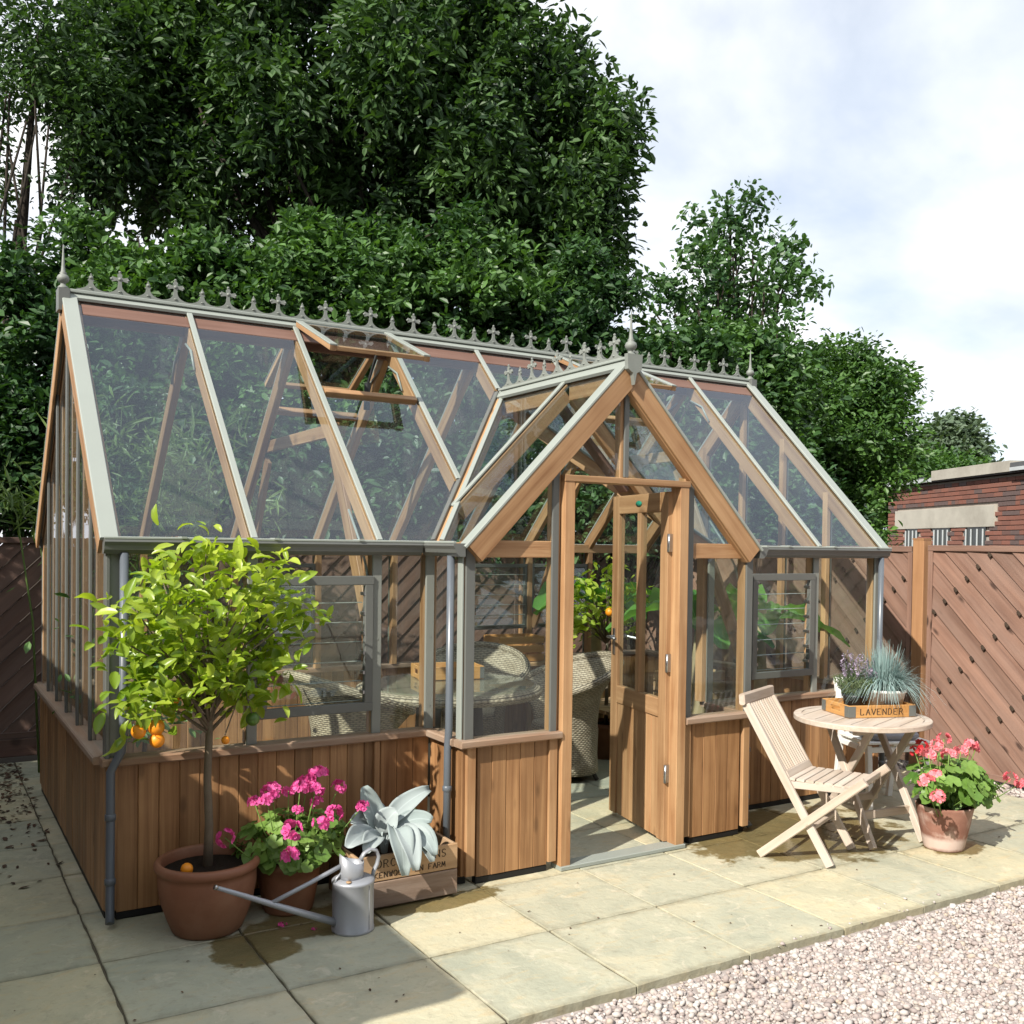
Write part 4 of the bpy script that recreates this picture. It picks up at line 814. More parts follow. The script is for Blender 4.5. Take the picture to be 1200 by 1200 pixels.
lt = [E(25, 60, 11.5, 70, 80, .9), E(90, 110, 11.5, 60, 80, .9), E(-40, 160, 11.5, 60, 130, .9), E(60, 40, 11.6, 80, 90, .9), E(95, 240, 11.6, 38, 60, .5), E(40, 320, 11.4, 50, 26, .5)]
T = tree('slim_tree', 'slim grey trunked tree at the left edge with sky showing through its leaves', 'tree', gz(8, 11.4), 3.2, lt, 190, 55, .36, .09, 'lf_big', .10, 14, lo=.3, droop=.5, stretch=(.8, .8, 1.3))
shr = [('laurel_shrub', 'bright rounded laurel shrub behind the left end of the ridge cresting', 'lf_shrub', [E(170, 360, 10.2, 85, 75, .8), E(120, 420, 10.0, 60, 80, .7), E(220, 480, 10.0, 110, 130, .7)], 300),
       ('laurel_shrub', 'bushy green shrub rising above the middle of the left roof cresting', 'lf_shrub', [E(330, 370, 10.4, 85, 85, .9), E(400, 350, 10.5, 70, 60, .8), E(360, 480, 10.2, 110, 130, .7)], 330),
       ('laurel_shrub', 'light green leafy shrub above the cresting left of the porch finial', 'lf_shrub', [E(520, 370, 10.6, 75, 80, .9), E(600, 385, 10.8, 55, 50, .7), E(470, 330, 10.8, 60, 36, .6), E(520, 490, 10.4, 110, 120, .7)], 340),
       ('laurel_shrub', 'dark shrub behind the porch finial with sky beyond it', 'lf_shrub2', [E(670, 410, 11.2, 55, 55, .8), E(675, 345, 11.4, 36, 40, .6), E(650, 500, 11.0, 110, 110, .7)], 280),
       ('dark_shrub', 'dark leafy shrub over the fence at the left edge', 'lf_shrub2', [E(40, 430, 9.8, 70, 100, .7), E(20, 540, 9.6, 70, 90, .6), E(90, 520, 9.7, 70, 100, .6), E(-60, 500, 9.7, 70, 130, .6)], 330),
       ('dark_shrub', 'dense dark shrub behind the glass at the middle of the greenhouse', 'lf_shrub2', [E(300, 560, 9.7, 160, 90, .6), E(520, 570, 10.0, 150, 80, .6)], 300),
       ('dark_shrub', 'dark shrub seen through the porch glass and right hand roof', 'lf_shrub2', [E(740, 500, 10.8, 110, 110, .7), E(860, 520, 10.6, 100, 90, .7), E(760, 590, 10.4, 110, 60, .6)], 300)]
for nm, lb, mt, el, nc in shr:
    el = [(*e[:3], e[3]*.93, e[4], e[5]*.93) for e in el]+[(e[0]+random.uniform(-1, 1)*e[3], e[1]+random.uniform(-.5, .5)*e[4], e[2]+random.uniform(.45, 1.12)*e[5], random.uniform(.10, .30), random.uniform(.1, .3), random.uniform(.12, .38)) for e in el for _ in range(4)]
    dep = float(np.dot(np.array(el[-1][:3])-CAM, FW)); u = 600+FPX*np.dot(np.array(el[-1][:3])-CAM, RT)/dep
    tree(nm, lb, 'shrub', gz(u, dep), 1.0, el, int(nc*1.25), 80, .22, .100, mt, .05, 16, 'shrubs behind the fence', lo=.45, aspect=.5, droop=.1, up=.5)
sap = [E(850, 330, 12.0, 70, 70, .7), E(800, 370, 12.0, 60, 45, .6), E(905, 340, 12.0, 50, 60, .6), E(870, 400, 12.0, 80, 55, .6), E(790, 420, 11.9, 70, 45, .6), E(770, 345, 12.0, 36, 26, .4), E(935, 345, 12.0, 26, 22, .4), E(925, 300, 12.0, 22, 26, .3), E(880, 235, 12.0, 16, 46, .25), E(862, 275, 12, 34, 34, .4), E(815, 255, 12.0, 10, 36, .2), E(840, 262, 12, 10, 30, .2), E(900, 255, 12, 10, 34, .2), E(830, 300, 12, 34, 30, .4)]
T = tree('young_tree', 'young open tree with upright leafy shoots right of the porch finial', 'tree', gz(850, 12.0), 2.6, sap, 270, 19, .22, .095, 'lf_sap', .06, 60, lo=.1, aspect=.55, droop=.1, up=.3)
rt_ = [E(955, 520, 13.0, 70, 75, 1.0), E(995, 475, 13.2, 48, 48, .9), E(1005, 540, 13.0, 40, 50, .9), E(935, 470, 13.0, 45, 45, .7), E(985, 430, 13.2, 24, 32, .5), E(1030, 455, 13.2, 24, 28, .5), E(965, 610, 12.8, 45, 50, .8), E(900, 560, 12.6, 60, 70, .7)]
tree('bushy_tree', 'bushy mid green tree between the greenhouse and the brick building', 'tree', gz(975, 13.0), 1.4, rt_, 560, 110, .28, .088, 'lf_right', .11, 20, lo=.45, aspect=.5, droop=.15)
vt_ = [E(840, 425, 11.2, 70, 50, .7), E(900, 450, 11.2, 55, 50, .6), E(790, 450, 11.2, 60, 45, .6), E(860, 500, 11.0, 100, 60, .6)]
tree('hazel_shrub', 'fresh green shrub just above the right end of the ridge cresting', 'shrub', gz(850, 11.1), 1.2, vt_, 240, 70, .28, .09, 'lf_shrub', .05, 14, 'shrubs behind the fence', lo=.4, aspect=.55, droop=.1)
hd = [E(1030, 610, 22.5, 50, 60, .8), E(1060, 565, 23, 50, 40, 1.0), E(1098, 560, 23.5, 36, 30, 1.0)]
tree('low_tree', 'yellowish green tree top showing over the brick building roof', 'tree', gz(1060, 23), 1.5, hd, 300, 60, .45, .13, 'lf_right', .1, 8, lo=.4, aspect=.55)
ft = [E(1110, 530, 34, 32, 36, 1.5), E(1085, 550, 34, 30, 30, 1.2), E(1135, 555, 34, 16, 22, .8), E(1120, 505, 34, 22, 16, .8)]
tree('distant_tree', 'pale hazy tree far behind the brick building roof', 'tree', gz(1105, 34), 4.0, ft, 260, 40, .6, .2, 'lf_far', .2, 6, lo=.35, aspect=.6)
# evergreen hedge filling the space over the back fence, and an unseen tall hedge added at left to shade the back corner
hg = [E(u_, 606, 10.0+abs(u_-500)*.0006, 70, 62, .5) for u_ in range(120, 960, 90)]
tree('privet_hedge', 'dense dark hedge just over the back fence, seen through the glass', 'hedge', gz(520, 10.2), .6, hg, 620, 80, .24, .085, 'lf_shrub2', .05, 20, lo=.3, aspect=.5, droop=.1)
hl = [(-2.6, y_, z_, .8, .9, 1.0) for y_ in (2.6, 3.9, 5.2, 6.5) for z_ in (1.0, 2.4, 3.6)]
tree('added_shade_hedge', 'tall dark hedge added beyond the left picture edge to shade the back corner', 'hedge', (-2.6, 4.5, 0), 1.5, hl, 420, 60, .4, .12, 'lf_shrub2', .08, 12, lo=.3)
hb = [(x_, -12.0+.3*math.sin(x_), z_, 1.5, 1.1, 1.6) for x_ in np.arange(-9, 13, 2.2) for z_ in (1.2, 3.4, 5.2)]  # unseen hedge row added to block low sky light on the front faces
tree('sky_block_hedge', 'tall dark hedge added unseen behind the camera to cut sky fill', 'hedge', (2, -12.0, 0), 1.5, hb, 420, 45, .85, .36, 'lf_shrub2', .1, 12, lo=.2)
# bamboo between greenhouse and fence
T = thing('bamboo_clump', 'pale bamboo with narrow arching leaves behind the left roof glass', 'bamboo', (.75, 3.35, 0))
mb = MB(); vs, fs, o = [], [], 0
for k in range(26):
    x, y = random.uniform(-.75, .75), random.uniform(-.25, .25); h = random.uniform(1.9, 2.75); lx, ly = random.uniform(-.35, .35), random.uniform(-.3, .05)
    pts = [(x, y, 0), (x+lx*.15, y+ly*.15, h*.5), (x+lx*.5, y+ly*.5, h*.85), (x+lx, y+ly, h)]; mb.tube(pts, [.009, .008, .006, .002], 5)
    pp = []
    for q in range(52):
        t = random.uniform(.45, 1); i = 1+int(t*2.0-1e-6) if t > .5 else 1; i = min(i, 2); a, b = V(pts[i]), V(pts[i+1]); p = a.lerp(b, random.random()); pp.append((p.x+random.gauss(0, .10), p.y+random.gauss(0, .08), p.z+random.gauss(0, .05)))
    v, f = leaf_arrays(np.array(pp), .16, .13, .7, .35); vs.append(v); fs.append(f+o); o += len(v)
np_obj('foliage', np.concatenate(vs), np.concatenate(fs), M['lf_bamboo'], T); mb.build('canes', M['lf_bamboo'], T)
# leaf litter on the shaded strip and crumbs on the paving
n = 520; p = np.c_[RNG.normal(-.20, .17, n), 3.6-np.abs(RNG.normal(0, 1.1, n)), np.full(n, .006)]; p = p[(p[:, 0] < -.06)]
v, f = leaf_arrays(p, .042, .45, 0, 3.0); v[:, 2] = np.maximum(v[:, 2], .0025); np_obj('leaf_litter', v, f, M['deadleaf'], None, kind='stuff', label='dark fallen leaves along the left greenhouse wall', cat='leaf litter')
n = 85; p = np.c_[RNG.uniform(-1, 5.4, n), RNG.uniform(-1.6, .0, n), np.full(n, .004)]; p = p[~((p[:, 0] > X0-.1) & (p[:, 0] < X1+.1) & (p[:, 1] > -.45))]
v, f = leaf_arrays(p, .014, .6, 0, 3.0); v[:, 2] = np.maximum(v[:, 2], .002); np_obj('plant_crumbs', v, f, M['deadleaf'], None, kind='stuff', label='tiny dark plant crumbs scattered over the paving', cat='debris')

# ================================================================== PLANTS IN POTS AND GARDEN THINGS
def leaf_surface(base, mid, tip, w, nrm, nu=6, nv=2, wave=0.0, cup=.15, prof=None, wl=3.0):
    """curved leaf blade along a quadratic bezier; returns rows for MB.grid"""
    b, m, t, n = V(base), V(mid), V(tip), V(nrm); rows, gr = [], []; ph = random.uniform(0, 6)
    for i in range(nu+1):
        u = i/nu; p = b*(1-u)**2+m*2*u*(1-u)+t*u*u; d = ((m-b)*(1-u)+(t-m)*u).normalized(); s = d.cross(n).normalized(); nn = s.cross(d)
        ww = w*(prof(u) if prof else math.sin(math.pi*min(1, u*.93+.05))**.75); r, g = [], []
        for j in range(-nv, nv+1):
            q = j/nv; r.append(p+s*ww*q/2+nn*(cup*ww*q*q+wave*w*math.sin(wl*6.28*u+ph+(1.6 if q > 0 else 0))*abs(q))); g.append((u, q*.5, 0))
        rows.append(r); gr.append(g)
    return rows, gr
def pot(name_, prof, mat, parent, soil_r, soil_z, n=36):
    p = MB().lathe(prof, n).build(name_, M[mat], parent)
    MB().lathe([(.001, soil_z+.012), (soil_r*.5, soil_z+.008), (soil_r, soil_z)], 24).build('soil', M['soil'], parent); return p

# ---- orange tree
CT = thing('citrus_tree', 'small orange tree with lime green leaves in a big terracotta pot', 'citrus tree', (.36, -.30, 0))
pot('pot', [(.001, .0), (.135, .0), (.148, .012), (.168, .06), (.192, .13), (.205, .20), (.206, .245), (.204, .262), (.213, .268), (.221, .280), (.221, .296), (.212, .308), (.200, .310), (.192, .300), (.190, .26)], 'terracotta', CT, .19, .262, 48)
tr = MB(); tr.tube([(0, 0, .24), (.006, .004, .45), (-.004, 0, .65), (.004, .002, .85), (.0, 0, 1.0)], [.022, .018, .0165, .0155, .013], 10)
tips = []
rnd = random.Random(5)
VR = V((RT[0], RT[1], 0)).normalized(); VD = V((-RT[1], RT[0], 0)).normalized()   # across the view / away from it, for shaping the crown
def CP(u, v, dd=0.0): return V(at(u, v, 1, -.30))-V((.36, -.30, 0))+VD*dd
for u, v, dd in [(150, 700, 0), (175, 660, .15), (205, 640, -.2), (240, 632, .1), (275, 638, -.1), (305, 650, .2), (325, 670, -.1), (340, 690, .1), (160, 740, -.2), (190, 700, -.3), (225, 690, -.3), (262, 690, -.32), (300, 705, -.25), (200, 760, .25), (260, 745, .3), (310, 745, .2), (330, 770, 0), (165, 790, 0), (185, 810, -.2), (215, 790, -.3), (250, 780, -.3), (285, 775, -.28), (310, 800, -.1), (160, 830, .05), (300, 820, .1), (230, 660, .3), (280, 670, .3), (350, 715, 0), (145, 775, .1), (235, 735, -.38), (185, 735, .3), (270, 715, .38)]:
    tips.append(CP(u+rnd.uniform(-6, 6), v+rnd.uniform(-6, 6)+(18 if v < 700 else 6), dd*.85))
twigs = []
for t in tips:
    h = min(.98, max(.80, .62+t.z*.24)); a = V((0, 0, h)); m_ = a.lerp(t, .5)+V((rnd.uniform(-.04, .04), rnd.uniform(-.04, .04), .04 if t.z > 1.1 else .09))
    tr.tube([a, a.lerp(m_, .6), m_, t], [.009, .007, .005, .0025], 6); twigs.append((a, m_, t))
tr.build('trunk', M['bark_citrus'], CT)
lm = []
for k in range(5):
    mb = MB(); cv = [.02, -.05, .07, .0, .10][k]; rws, gr = leaf_surface((0, 0, 0), (.5, 0, .10+cv), (1, 0, -.08-cv*2), .46, (0, 0, 1), 7, 2, .03, .22); mb.grid(rws, gr); lm.append(mb.mesh('leaf', M['lf_citrus']))
def orient(d, n): 
    d = V(d).normalized(); n = V(n); n = (n-d*n.dot(d)).normalized(); y = n.cross(d); return Matrix((d, y, n)).transposed()
def put_leaf(parent, p, d, n, s, meshes, name='leaf'):
    o = link(name, rnd.choice(meshes), parent, p); o.rotation_euler = orient(d, n).to_euler(); o.scale = (s, s, s); return o
cnt = 0
for ti, (a, m_, t) in enumerate(twigs):
    for k in range(14):
        f = 1-rnd.random()**1.4*.7; p = a*(1-f)**2+m_*2*f*(1-f)+t*f*f
        d = V((rnd.gauss(0, 1), rnd.gauss(0, 1), rnd.gauss(.15, .55)))+ (t-a).normalized()*1.1; p = p+V((rnd.gauss(0, .022), rnd.gauss(0, .022), rnd.gauss(0, .02)))
        s = rnd.uniform(.062, .112)*(1.15 if t.z < 1.1 else 1.0)
        if cnt < 300: put_leaf(CT, p, d, V((rnd.gauss(0, .55), rnd.gauss(-.25, .5), 1)), s, lm); cnt += 1
        else:
            twigs[ti] = twigs[ti]
            extra = globals().setdefault('EXTRA', []); extra.append((p, d, s))
ex = np.array([tuple(p) for p, d, s in EXTRA]); RNG2 = np.random.default_rng(3)
ex2 = ex[RNG2.integers(0, len(ex), 90)]
allp = np.concatenate([[tuple(rnd.choice(tips)+V((rnd.gauss(0, .066), rnd.gauss(0, .066), rnd.gauss(0, .06)))) for _ in range(640)], ex])
vv, ff, oo = [], [], 0
base_rows = [np.array([tuple(v) for v in m.vertices]) if False else None for m in lm]
for p in allp:
    mth = lm[rnd.randrange(5)]; R3 = np.array(orient(V((rnd.gauss(0, 1), rnd.gauss(0, 1), rnd.gauss(.1, .6))), V((rnd.gauss(0, .55), rnd.gauss(-.2, .5), 1)))); s = rnd.uniform(.055, .098)
    co = np.empty(len(mth.vertices)*3, dtype=np.float32); mth.vertices.foreach_get('co', co); co = co.reshape(-1, 3)@R3.T*s+np.array(p); vv.append(co)
    ff.append(np.array([tuple(q.vertices) for q in mth.polygons])+oo); oo += len(co)
M['lf_citrus2'] = leafmat('inner citrus leaves', (0.16, 0.26, 0.022), (0.44, 0.51, 0.07), 0.34, tfac=0.36)
np_obj('small_leaves', np.concatenate(vv), np.concatenate(ff), M['lf_citrus2'], CT, True, kind='stuff')
for u, v, r in ((175, 851, .030), (195, 846, .034), (196, 861, .031)): MB().ball(CP(u, v, -.12), r, 14, 9).build('orange', M['orange'], CT)
for u, v, r, mt in ((303, 838, .030, 'unripe'), (213, 816, .024, 'orange'), (272, 862, .018, 'orange'), (166, 826, .016, 'orange')): MB().ball(CP(u, v, -.10), r, 12, 8).build('fruit', M[mt], CT)
for u, v, w, q in ((213, 816, 200, 780), (166, 826, 200, 780), (303, 838, 290, 800), (272, 862, 290, 800), (175, 851, 190, 800), (195, 846, 190, 800), (196, 861, 190, 800)):
    MB().tube([CP(w, q, -.05), CP((u+w)/2, (v+q)/2-3, -.09), CP(u, v-6, -.11)], .003, 5).build('fruit_stalk', M['bark_citrus'], CT)
o = MB().ball((0, 0, 0), .026, 12, 8).build('orange', M['orange'], None, loc=(.36-.105, -.30-.075, .262+.034), label='fallen orange lying on the soil of the big terracotta pot', cat='orange')

# ---- geraniums
def ger_leaf_mesh(k):
    mb = MB(); n = 14; r_ = random.Random(k); vs = [(0, 0, -.1)]; gr = [(0, .3, 0)]
    for ring, rr in ((1, .5), (2, 1.0)):
        for i in range(n):
            a = -2.8+5.6*i/(n-1); sc_ = rr*(1+.10*math.sin(a*5)*(ring-1)); vs.append((sc_*math.cos(a), sc_*math.sin(a), .10*rr*rr+.09*math.sin(a*5+k)*rr-.05)); gr.append((rr, .3, 0))
    fs = [[0, 1+i, 2+i] for i in range(n-1)]+[[1+i, 1+n+i, 2+n+i, 2+i] for i in range(n-1)]; mb.add(vs, fs, gr, True); return mb
glm = [ger_leaf_mesh(k).mesh('leaf', M['lf_ger']) for k in range(4)]
def flower_head(k, mat, n=13):
    r_ = random.Random(k); mb = MB()
    for i in range(n):
        th, ph = r_.uniform(0, 6.28), math.acos(r_.uniform(-.25, 1)); c = V((math.sin(ph)*math.cos(th), math.sin(ph)*math.sin(th), math.cos(ph)*.8)); q = orient(c.orthogonal(), c)
        a0 = r_.uniform(0, 6)
        for p in range(5):
            a = a0+p*1.2566; d = q@V((math.cos(a), math.sin(a), .35)); s_ = q@V((-math.sin(a), math.cos(a), 0)); w = .20*r_.uniform(.8, 1.15); l = .42*r_.uniform(.85, 1.15)
            b = c*.72; mb.add([b, b+d*l*.55-s_*w, b+d*l*.95-s_*w*.6+c*.03, b+d*l, b+d*l*.95+s_*w*.6+c*.03, b+d*l*.55+s_*w], [[0, 1, 2, 3], [0, 3, 4, 5]])
    return mb.mesh('flower_head', M[mat])
fh = {m: [flower_head(k+9, m) for k in range(3)] for m in ('petal_pink', 'petal_coral', 'petal_red')}
def geranium(T, base_z, ells, nleaf, heads, lsize):
    st = MB()
    for k in range(nleaf):
        e = ells[k % len(ells)]
        while True:
            d = V((rnd.gauss(0, 1), rnd.gauss(0, 1), rnd.gauss(0, 1))).normalized()
            if d.z > -.45: break
        f = rnd.uniform(.55, 1.0)**.6; p = V((e[0]+d.x*e[3]*f, e[1]+d.y*e[4]*f, e[2]+d.z*e[5]*f))
        st.tube([V((rnd.gauss(0, .03), rnd.gauss(0, .03), base_z)), V((p.x*.5, p.y*.5, (base_z+p.z)/2)), p], .0022, 4)
        n = (d+V((0, -.25, .75))).normalized(); put_leaf(T, p, n.orthogonal()+V((rnd.gauss(0, .4), rnd.gauss(0, .4), 0)), n, lsize*rnd.uniform(.7, 1.25), glm)
    for p, s, mt in heads:
        p = V(p); st.tube([V((p.x*.3, p.y*.3, base_z)), V((p.x*.7, p.y*.7, p.z*.6+base_z*.3)), p], .0026, 5); o = link('flower_head', rnd.choice(fh[mt]), T, p); s *= 1.28; o.scale = (s, s, s); o.rotation_euler = (rnd.uniform(-.5, .5), rnd.uniform(-.5, .5), rnd.uniform(0, 6))
    st.build('stems', M['lf_ger'], T)
gb = V((.74, -.24, 0))
PGT = thing('pink_geranium', 'magenta flowering geranium in terracotta pot between orange tree and watering can', 'geranium', gb)
pot('pot', [(.001, 0), (.105, 0), (.112, .01), (.14, .16), (.145, .2), (.155, .205), (.157, .24), (.15, .248), (.14, .245), (.138, .21)], 'terracotta', PGT, .138, .215)
GP = lambda u, v, y=-.36: V(at(u, v, 1, y))-gb
hd = [(GP(373, 908), .040, 'petal_pink'), (GP(360, 918, -.30), .036, 'petal_pink'), (GP(318, 928), .040, 'petal_pink'), (GP(312, 938, -.42), .03, 'petal_pink'), (GP(298, 940), .026, 'petal_pink'), (GP(338, 927), .026, 'petal_pink'), (GP(352, 922, -.40), .032, 'petal_pink'), (GP(370, 925, -.40), .034, 'petal_pink'), (GP(397, 922), .030, 'petal_pink'), (GP(425, 945), .027, 'petal_pink'), (GP(342, 973, -.48), .040, 'petal_pink'), (GP(340, 1003, -.5), .036, 'petal_pink'), (GP(376, 965, -.46), .033, 'petal_pink'), (GP(392, 953, -.42), .034, 'petal_pink'), (GP(349, 949, -.42), .022, 'petal_pink'), (GP(264, 982, -.46), .033, 'petal_pink'), (GP(371, 940, -.36), .026, 'petal_pink')]
geranium(PGT, .22, [(0, -.02, .34, .20, .18, .13), (.04, -.06, .28, .22, .18, .11), (-.06, -.02, .33, .20, .17, .12), (.10, -.02, .33, .16, .16, .11)], 200, hd, .032)
rb = V((4.25, -1.12, 0))
CGT = thing('coral_geranium', 'coral pink geranium in weathered terracotta pot beside the round table', 'geranium', rb)
pot('pot', [(.001, 0), (.104, 0), (.108, .008), (.132, .13), (.152, .232), (.156, .243), (.152, .250), (.144, .247), (.136, .20)], 'agedpot', CGT, .135, .195)
RP = lambda u, v, y=-1.2: V(at(u, v, 1, y))-rb
hd = [(RP(1106, 866, -1.1), .034, 'petal_coral'), (RP(1098, 873), .03, 'petal_coral'), (RP(1138, 873, -1.1), .034, 'petal_coral'), (RP(1088, 885), .037, 'petal_coral'), (RP(1112, 884), .036, 'petal_coral'), (RP(1126, 881), .034, 'petal_coral'), (RP(1079, 875, -1.05), .036, 'petal_red'), (RP(1072, 880, -1.05), .026, 'petal_red'), (RP(1084, 915, -1.3), .034, 'petal_coral'), (RP(1096, 909, -1.3), .032, 'petal_coral'), (RP(1099, 934, -1.33), .034, 'petal_coral'), (RP(1184, 912, -1.2), .034, 'petal_coral'), (RP(1196, 918, -1.2), .03, 'petal_coral'), (RP(1143, 878, -1.1), .022, 'petal_coral')]
geranium(CGT, .2, [(0, 0, .37, .23, .21, .16), (.08, -.04, .35, .23, .18, .15), (-.06, -.08, .36, .21, .18, .15), (.15, -.04, .31, .20, .16, .12)], 215, hd, .040)

# ---- silver plant in the wooden crate
CR = thing('wooden_crate', 'old wooden planting crate with stencilled lettering below the silver leaved plant', 'crate', (1.235, -.29, 0), 0)
x0, x1, y0, y1 = -.255, .255, -.18, .17
MB().box(x0, x1, y0, y0+.016, .012, .130).build('board', M['crate_old'], CR, label='dark weathered lower front board'); MB().box(x0, x1, y0, y0+.016, .134, .252).build('board', M['crate'], CR)
for a, b in ((.012, .130), (.134, .252)):
    MB().box(x0, x1, y1-.016, y1, a, b).build('board', M['crate_old'], CR)
    for x in (x0+.001, x1-.017): MB().box(x, x+.016, y0+.0165, y1-.0165, a, b).build('board', M['crate'], CR)
MB().box(x0+.017, x1-.017, y0+.017, y1-.017, .004, .02).build('base', M['crate_old'], CR); MB().box(x0+.018, x1-.018, y0+.018, y1-.018, .18, .205).build('soil', M['soil'], CR)
GL = {'L': [[(0, 1), (0, 0), (.8, 0)], [(.8, 0), (.8, .2)]], 'A': [[(0, 0), (.5, 1), (1, 0)], [(.2, .36), (.8, .36)]], 'V': [[(0, 1), (.5, 0), (1, 1)]], 'E': [[(.8, 1), (0, 1), (0, 0), (.8, 0)], [(0, .52), (.6, .52)]], 'N': [[(0, 0), (0, 1), (.9, 0), (.9, 1)]],
      'D': [[(0, 0), (0, 1), (.5, 1), (.85, .75), (.85, .25), (.5, 0), (0, 0)]], 'R': [[(0, 0), (0, 1), (.6, 1), (.8, .85), (.8, .65), (.6, .5), (0, .5)], [(.4, .5), (.9, 0)]], 'I': [[(.2, 0), (.2, 1)]], 'S': [[(.8, .85), (.6, 1), (.2, 1), (0, .8), (.2, .55), (.65, .45), (.8, .2), (.6, 0), (.2, 0), (0, .15)]],
      'F': [[(.8, 1), (0, 1), (0, 0)], [(0, .52), (.6, .52)]], 'M': [[(0, 0), (.1, 1), (.5, .2), (.9, 1), (1, 0)]], 'K': [[(0, 0), (0, 1)], [(.8, 1), (0, .45), (.9, 0)]], 'W': [[(0, 1), (.25, 0), (.5, .8), (.75, 0), (1, 1)]], 'O': [[(.3, 0), (0, .3), (0, .7), (.3, 1), (.65, 1), (.95, .7), (.95, .3), (.65, 0), (.3, 0)]], 'C': [[(.85, .8), (.6, 1), (.3, 1), (0, .7), (0, .3), (.3, 0), (.6, 0), (.85, .2)]], 'H': [[(0, 0), (0, 1)], [(.85, 0), (.85, 1)], [(0, .5), (.85, .5)]], ' ': []}
def lettering(par, txt, o, xd, zd, nrm, h, adv, wt, serif=True):
    o, xd, zd, nrm = V(o), V(xd).normalized(), V(zd), V(nrm); x = 0
    for ch in txt:
        mb = MB()
        for pl in GL[ch]:
            for (a, b), (c, d) in zip(pl, pl[1:]):
                p, q = o+xd*(x+a*h*.72)+zd*b*h, o+xd*(x+c*h*.72)+zd*d*h
                vert = abs(d-b) > abs(c-a); mb.beam(p, q, wt if vert else wt*.6, .0012, nrm, .0001)
            if serif:
                for e in (pl[0], pl[-1]):
                    if abs(e[1]) < .01 or abs(e[1]-1) < .01: p = o+xd*(x+e[0]*h*.72)+zd*e[1]*h; mb.beam(p-xd*h*.1, p+xd*h*.1, wt*.5, .0013, nrm, .0001)
        if ch != ' ': mb.build('letter', M['ink'], par)
        x += adv*(.55 if ch == 'I' else 1)
lettering(CR, 'ORCH', (-.16, y0-.0008, .196), (1, 0, 0), V((0, 0, 1)), (0, -1, 0), .034, .036, .005); lettering(CR, 'INS', (.12, y0-.0008, .200), (1, 0, 0), V((0, 0, 1)), (0, -1, 0), .034, .034, .005)
lettering(CR, 'KENWOOD', (-.17, y0-.0008, .150), (1, 0, 0), V((0, 0, 1)), (0, -1, 0), .024, .024, .0045); lettering(CR, 'EN FARM', (.035, y0-.0008, .152), (1, 0, 0), V((0, 0, 1)), (0, -1, 0), .024, .023, .0045);
sb = V((1.19, -.30, .19)); SP_ = thing('silver_plant', 'silver white felted broad leaved plant growing in the wooden crate', 'plant', sb)
Q = lambda x, y, Y: V(at(400+x/8, 920+y/8, 1, Y))-sb
pr_ = lambda u: max(.10, math.sin(math.pi*min(1, max(0, (u-.12)/.92)))**.6) if u > .12 else .12
SL = [((370, 480), (330, 330), (205, 15), .085, -.30, -.28, .05), ((400, 480), (470, 200), (825, 40), .075, -.30, -.26, .06), ((380, 500), (395, 330), (520, 240), .09, -.34, -.36, .04), ((430, 470), (640, 260), (850, 335), .07, -.32, -.38, .05), ((440, 500), (760, 330), (870, 660), .085, -.47, -.55, .04),
      ((440, 440), (560, 270), (590, 850), .09, -.50, -.56, .04), ((450, 440), (640, 290), (690, 800), .085, -.50, -.57, .04), ((340, 500), (210, 380), (60, 590), .085, -.44, -.54, .04), ((340, 470), (250, 310), (90, 360), .08, -.28, -.34, .04), ((430, 430), (760, 330), (850, 720), .07, -.47, -.55, .03),
      ((380, 490), (300, 420), (230, 640), .07, -.46, -.53, .04), ((400, 470), (380, 250), (300, 150), .055, -.26, -.24, .05), ((430, 470), (620, 420), (780, 560), .07, -.30, -.34, .04)]
core = MB()
for bpx, mpx, tpx, w, Ym, Yt, wv in SL:
    b, m_, t = Q(*bpx, -.31), Q(*mpx, Ym), Q(*tpx, Yt); b.z = max(b.z, .02)
    n = V((-.15, -.75, .65)) if t.z > b.z else V((.0, -.8, .6))
    rws, gr = leaf_surface(b, m_, t, w*1.28, n, 14, 4, .09*wv/.05, .20, pr_, 1.6); mb = MB(); mb.grid(rws, gr); o = mb.build('leaf', M['lf_silver'], SP_); mod = o.modifiers.new('thick', 'SOLIDIFY'); mod.thickness = .0012
    core.tube([V((0, 0, -.02)), b, b.lerp(m_, .35)], [.008, .006, .004], 6)
core.build('stalks', M['lf_silver'], SP_)
# dry flower sprig at the back of the crate
T = thing('dry_sprig', 'small dry seed sprig behind the silver leaves in the crate', 'plant', (1.36, -.24, .19)); mb = MB()
for k in range(7):
    e = V((rnd.uniform(-.05, .07), rnd.uniform(-.04, .04), rnd.uniform(.08, .17))); mb.tube([(0, 0, 0), e*.6, e], .0016, 4)
    for j in range(5): mb.ball(e+V((rnd.gauss(0, .008), rnd.gauss(0, .008), rnd.gauss(0, .010))), .006, 5, 3)
mb.build('seed_heads', M['lf_lav'], T)

# fallen petals below the pink geranium
for u_, v_, sz_ in ((331, 1086, .022), (368, 1090, .013)):
    p_ = at(u_, v_); o = link('fallen_petals', fh['petal_pink'][0], None, (p_[0], p_[1], sz_*.45), None, 'small fallen magenta flower on the paving '+('under the can spout' if u_ < 350 else 'close beside the watering can'), 'petals', 'fallen pink petals'); o.scale = (sz_, sz_, sz_*.5)
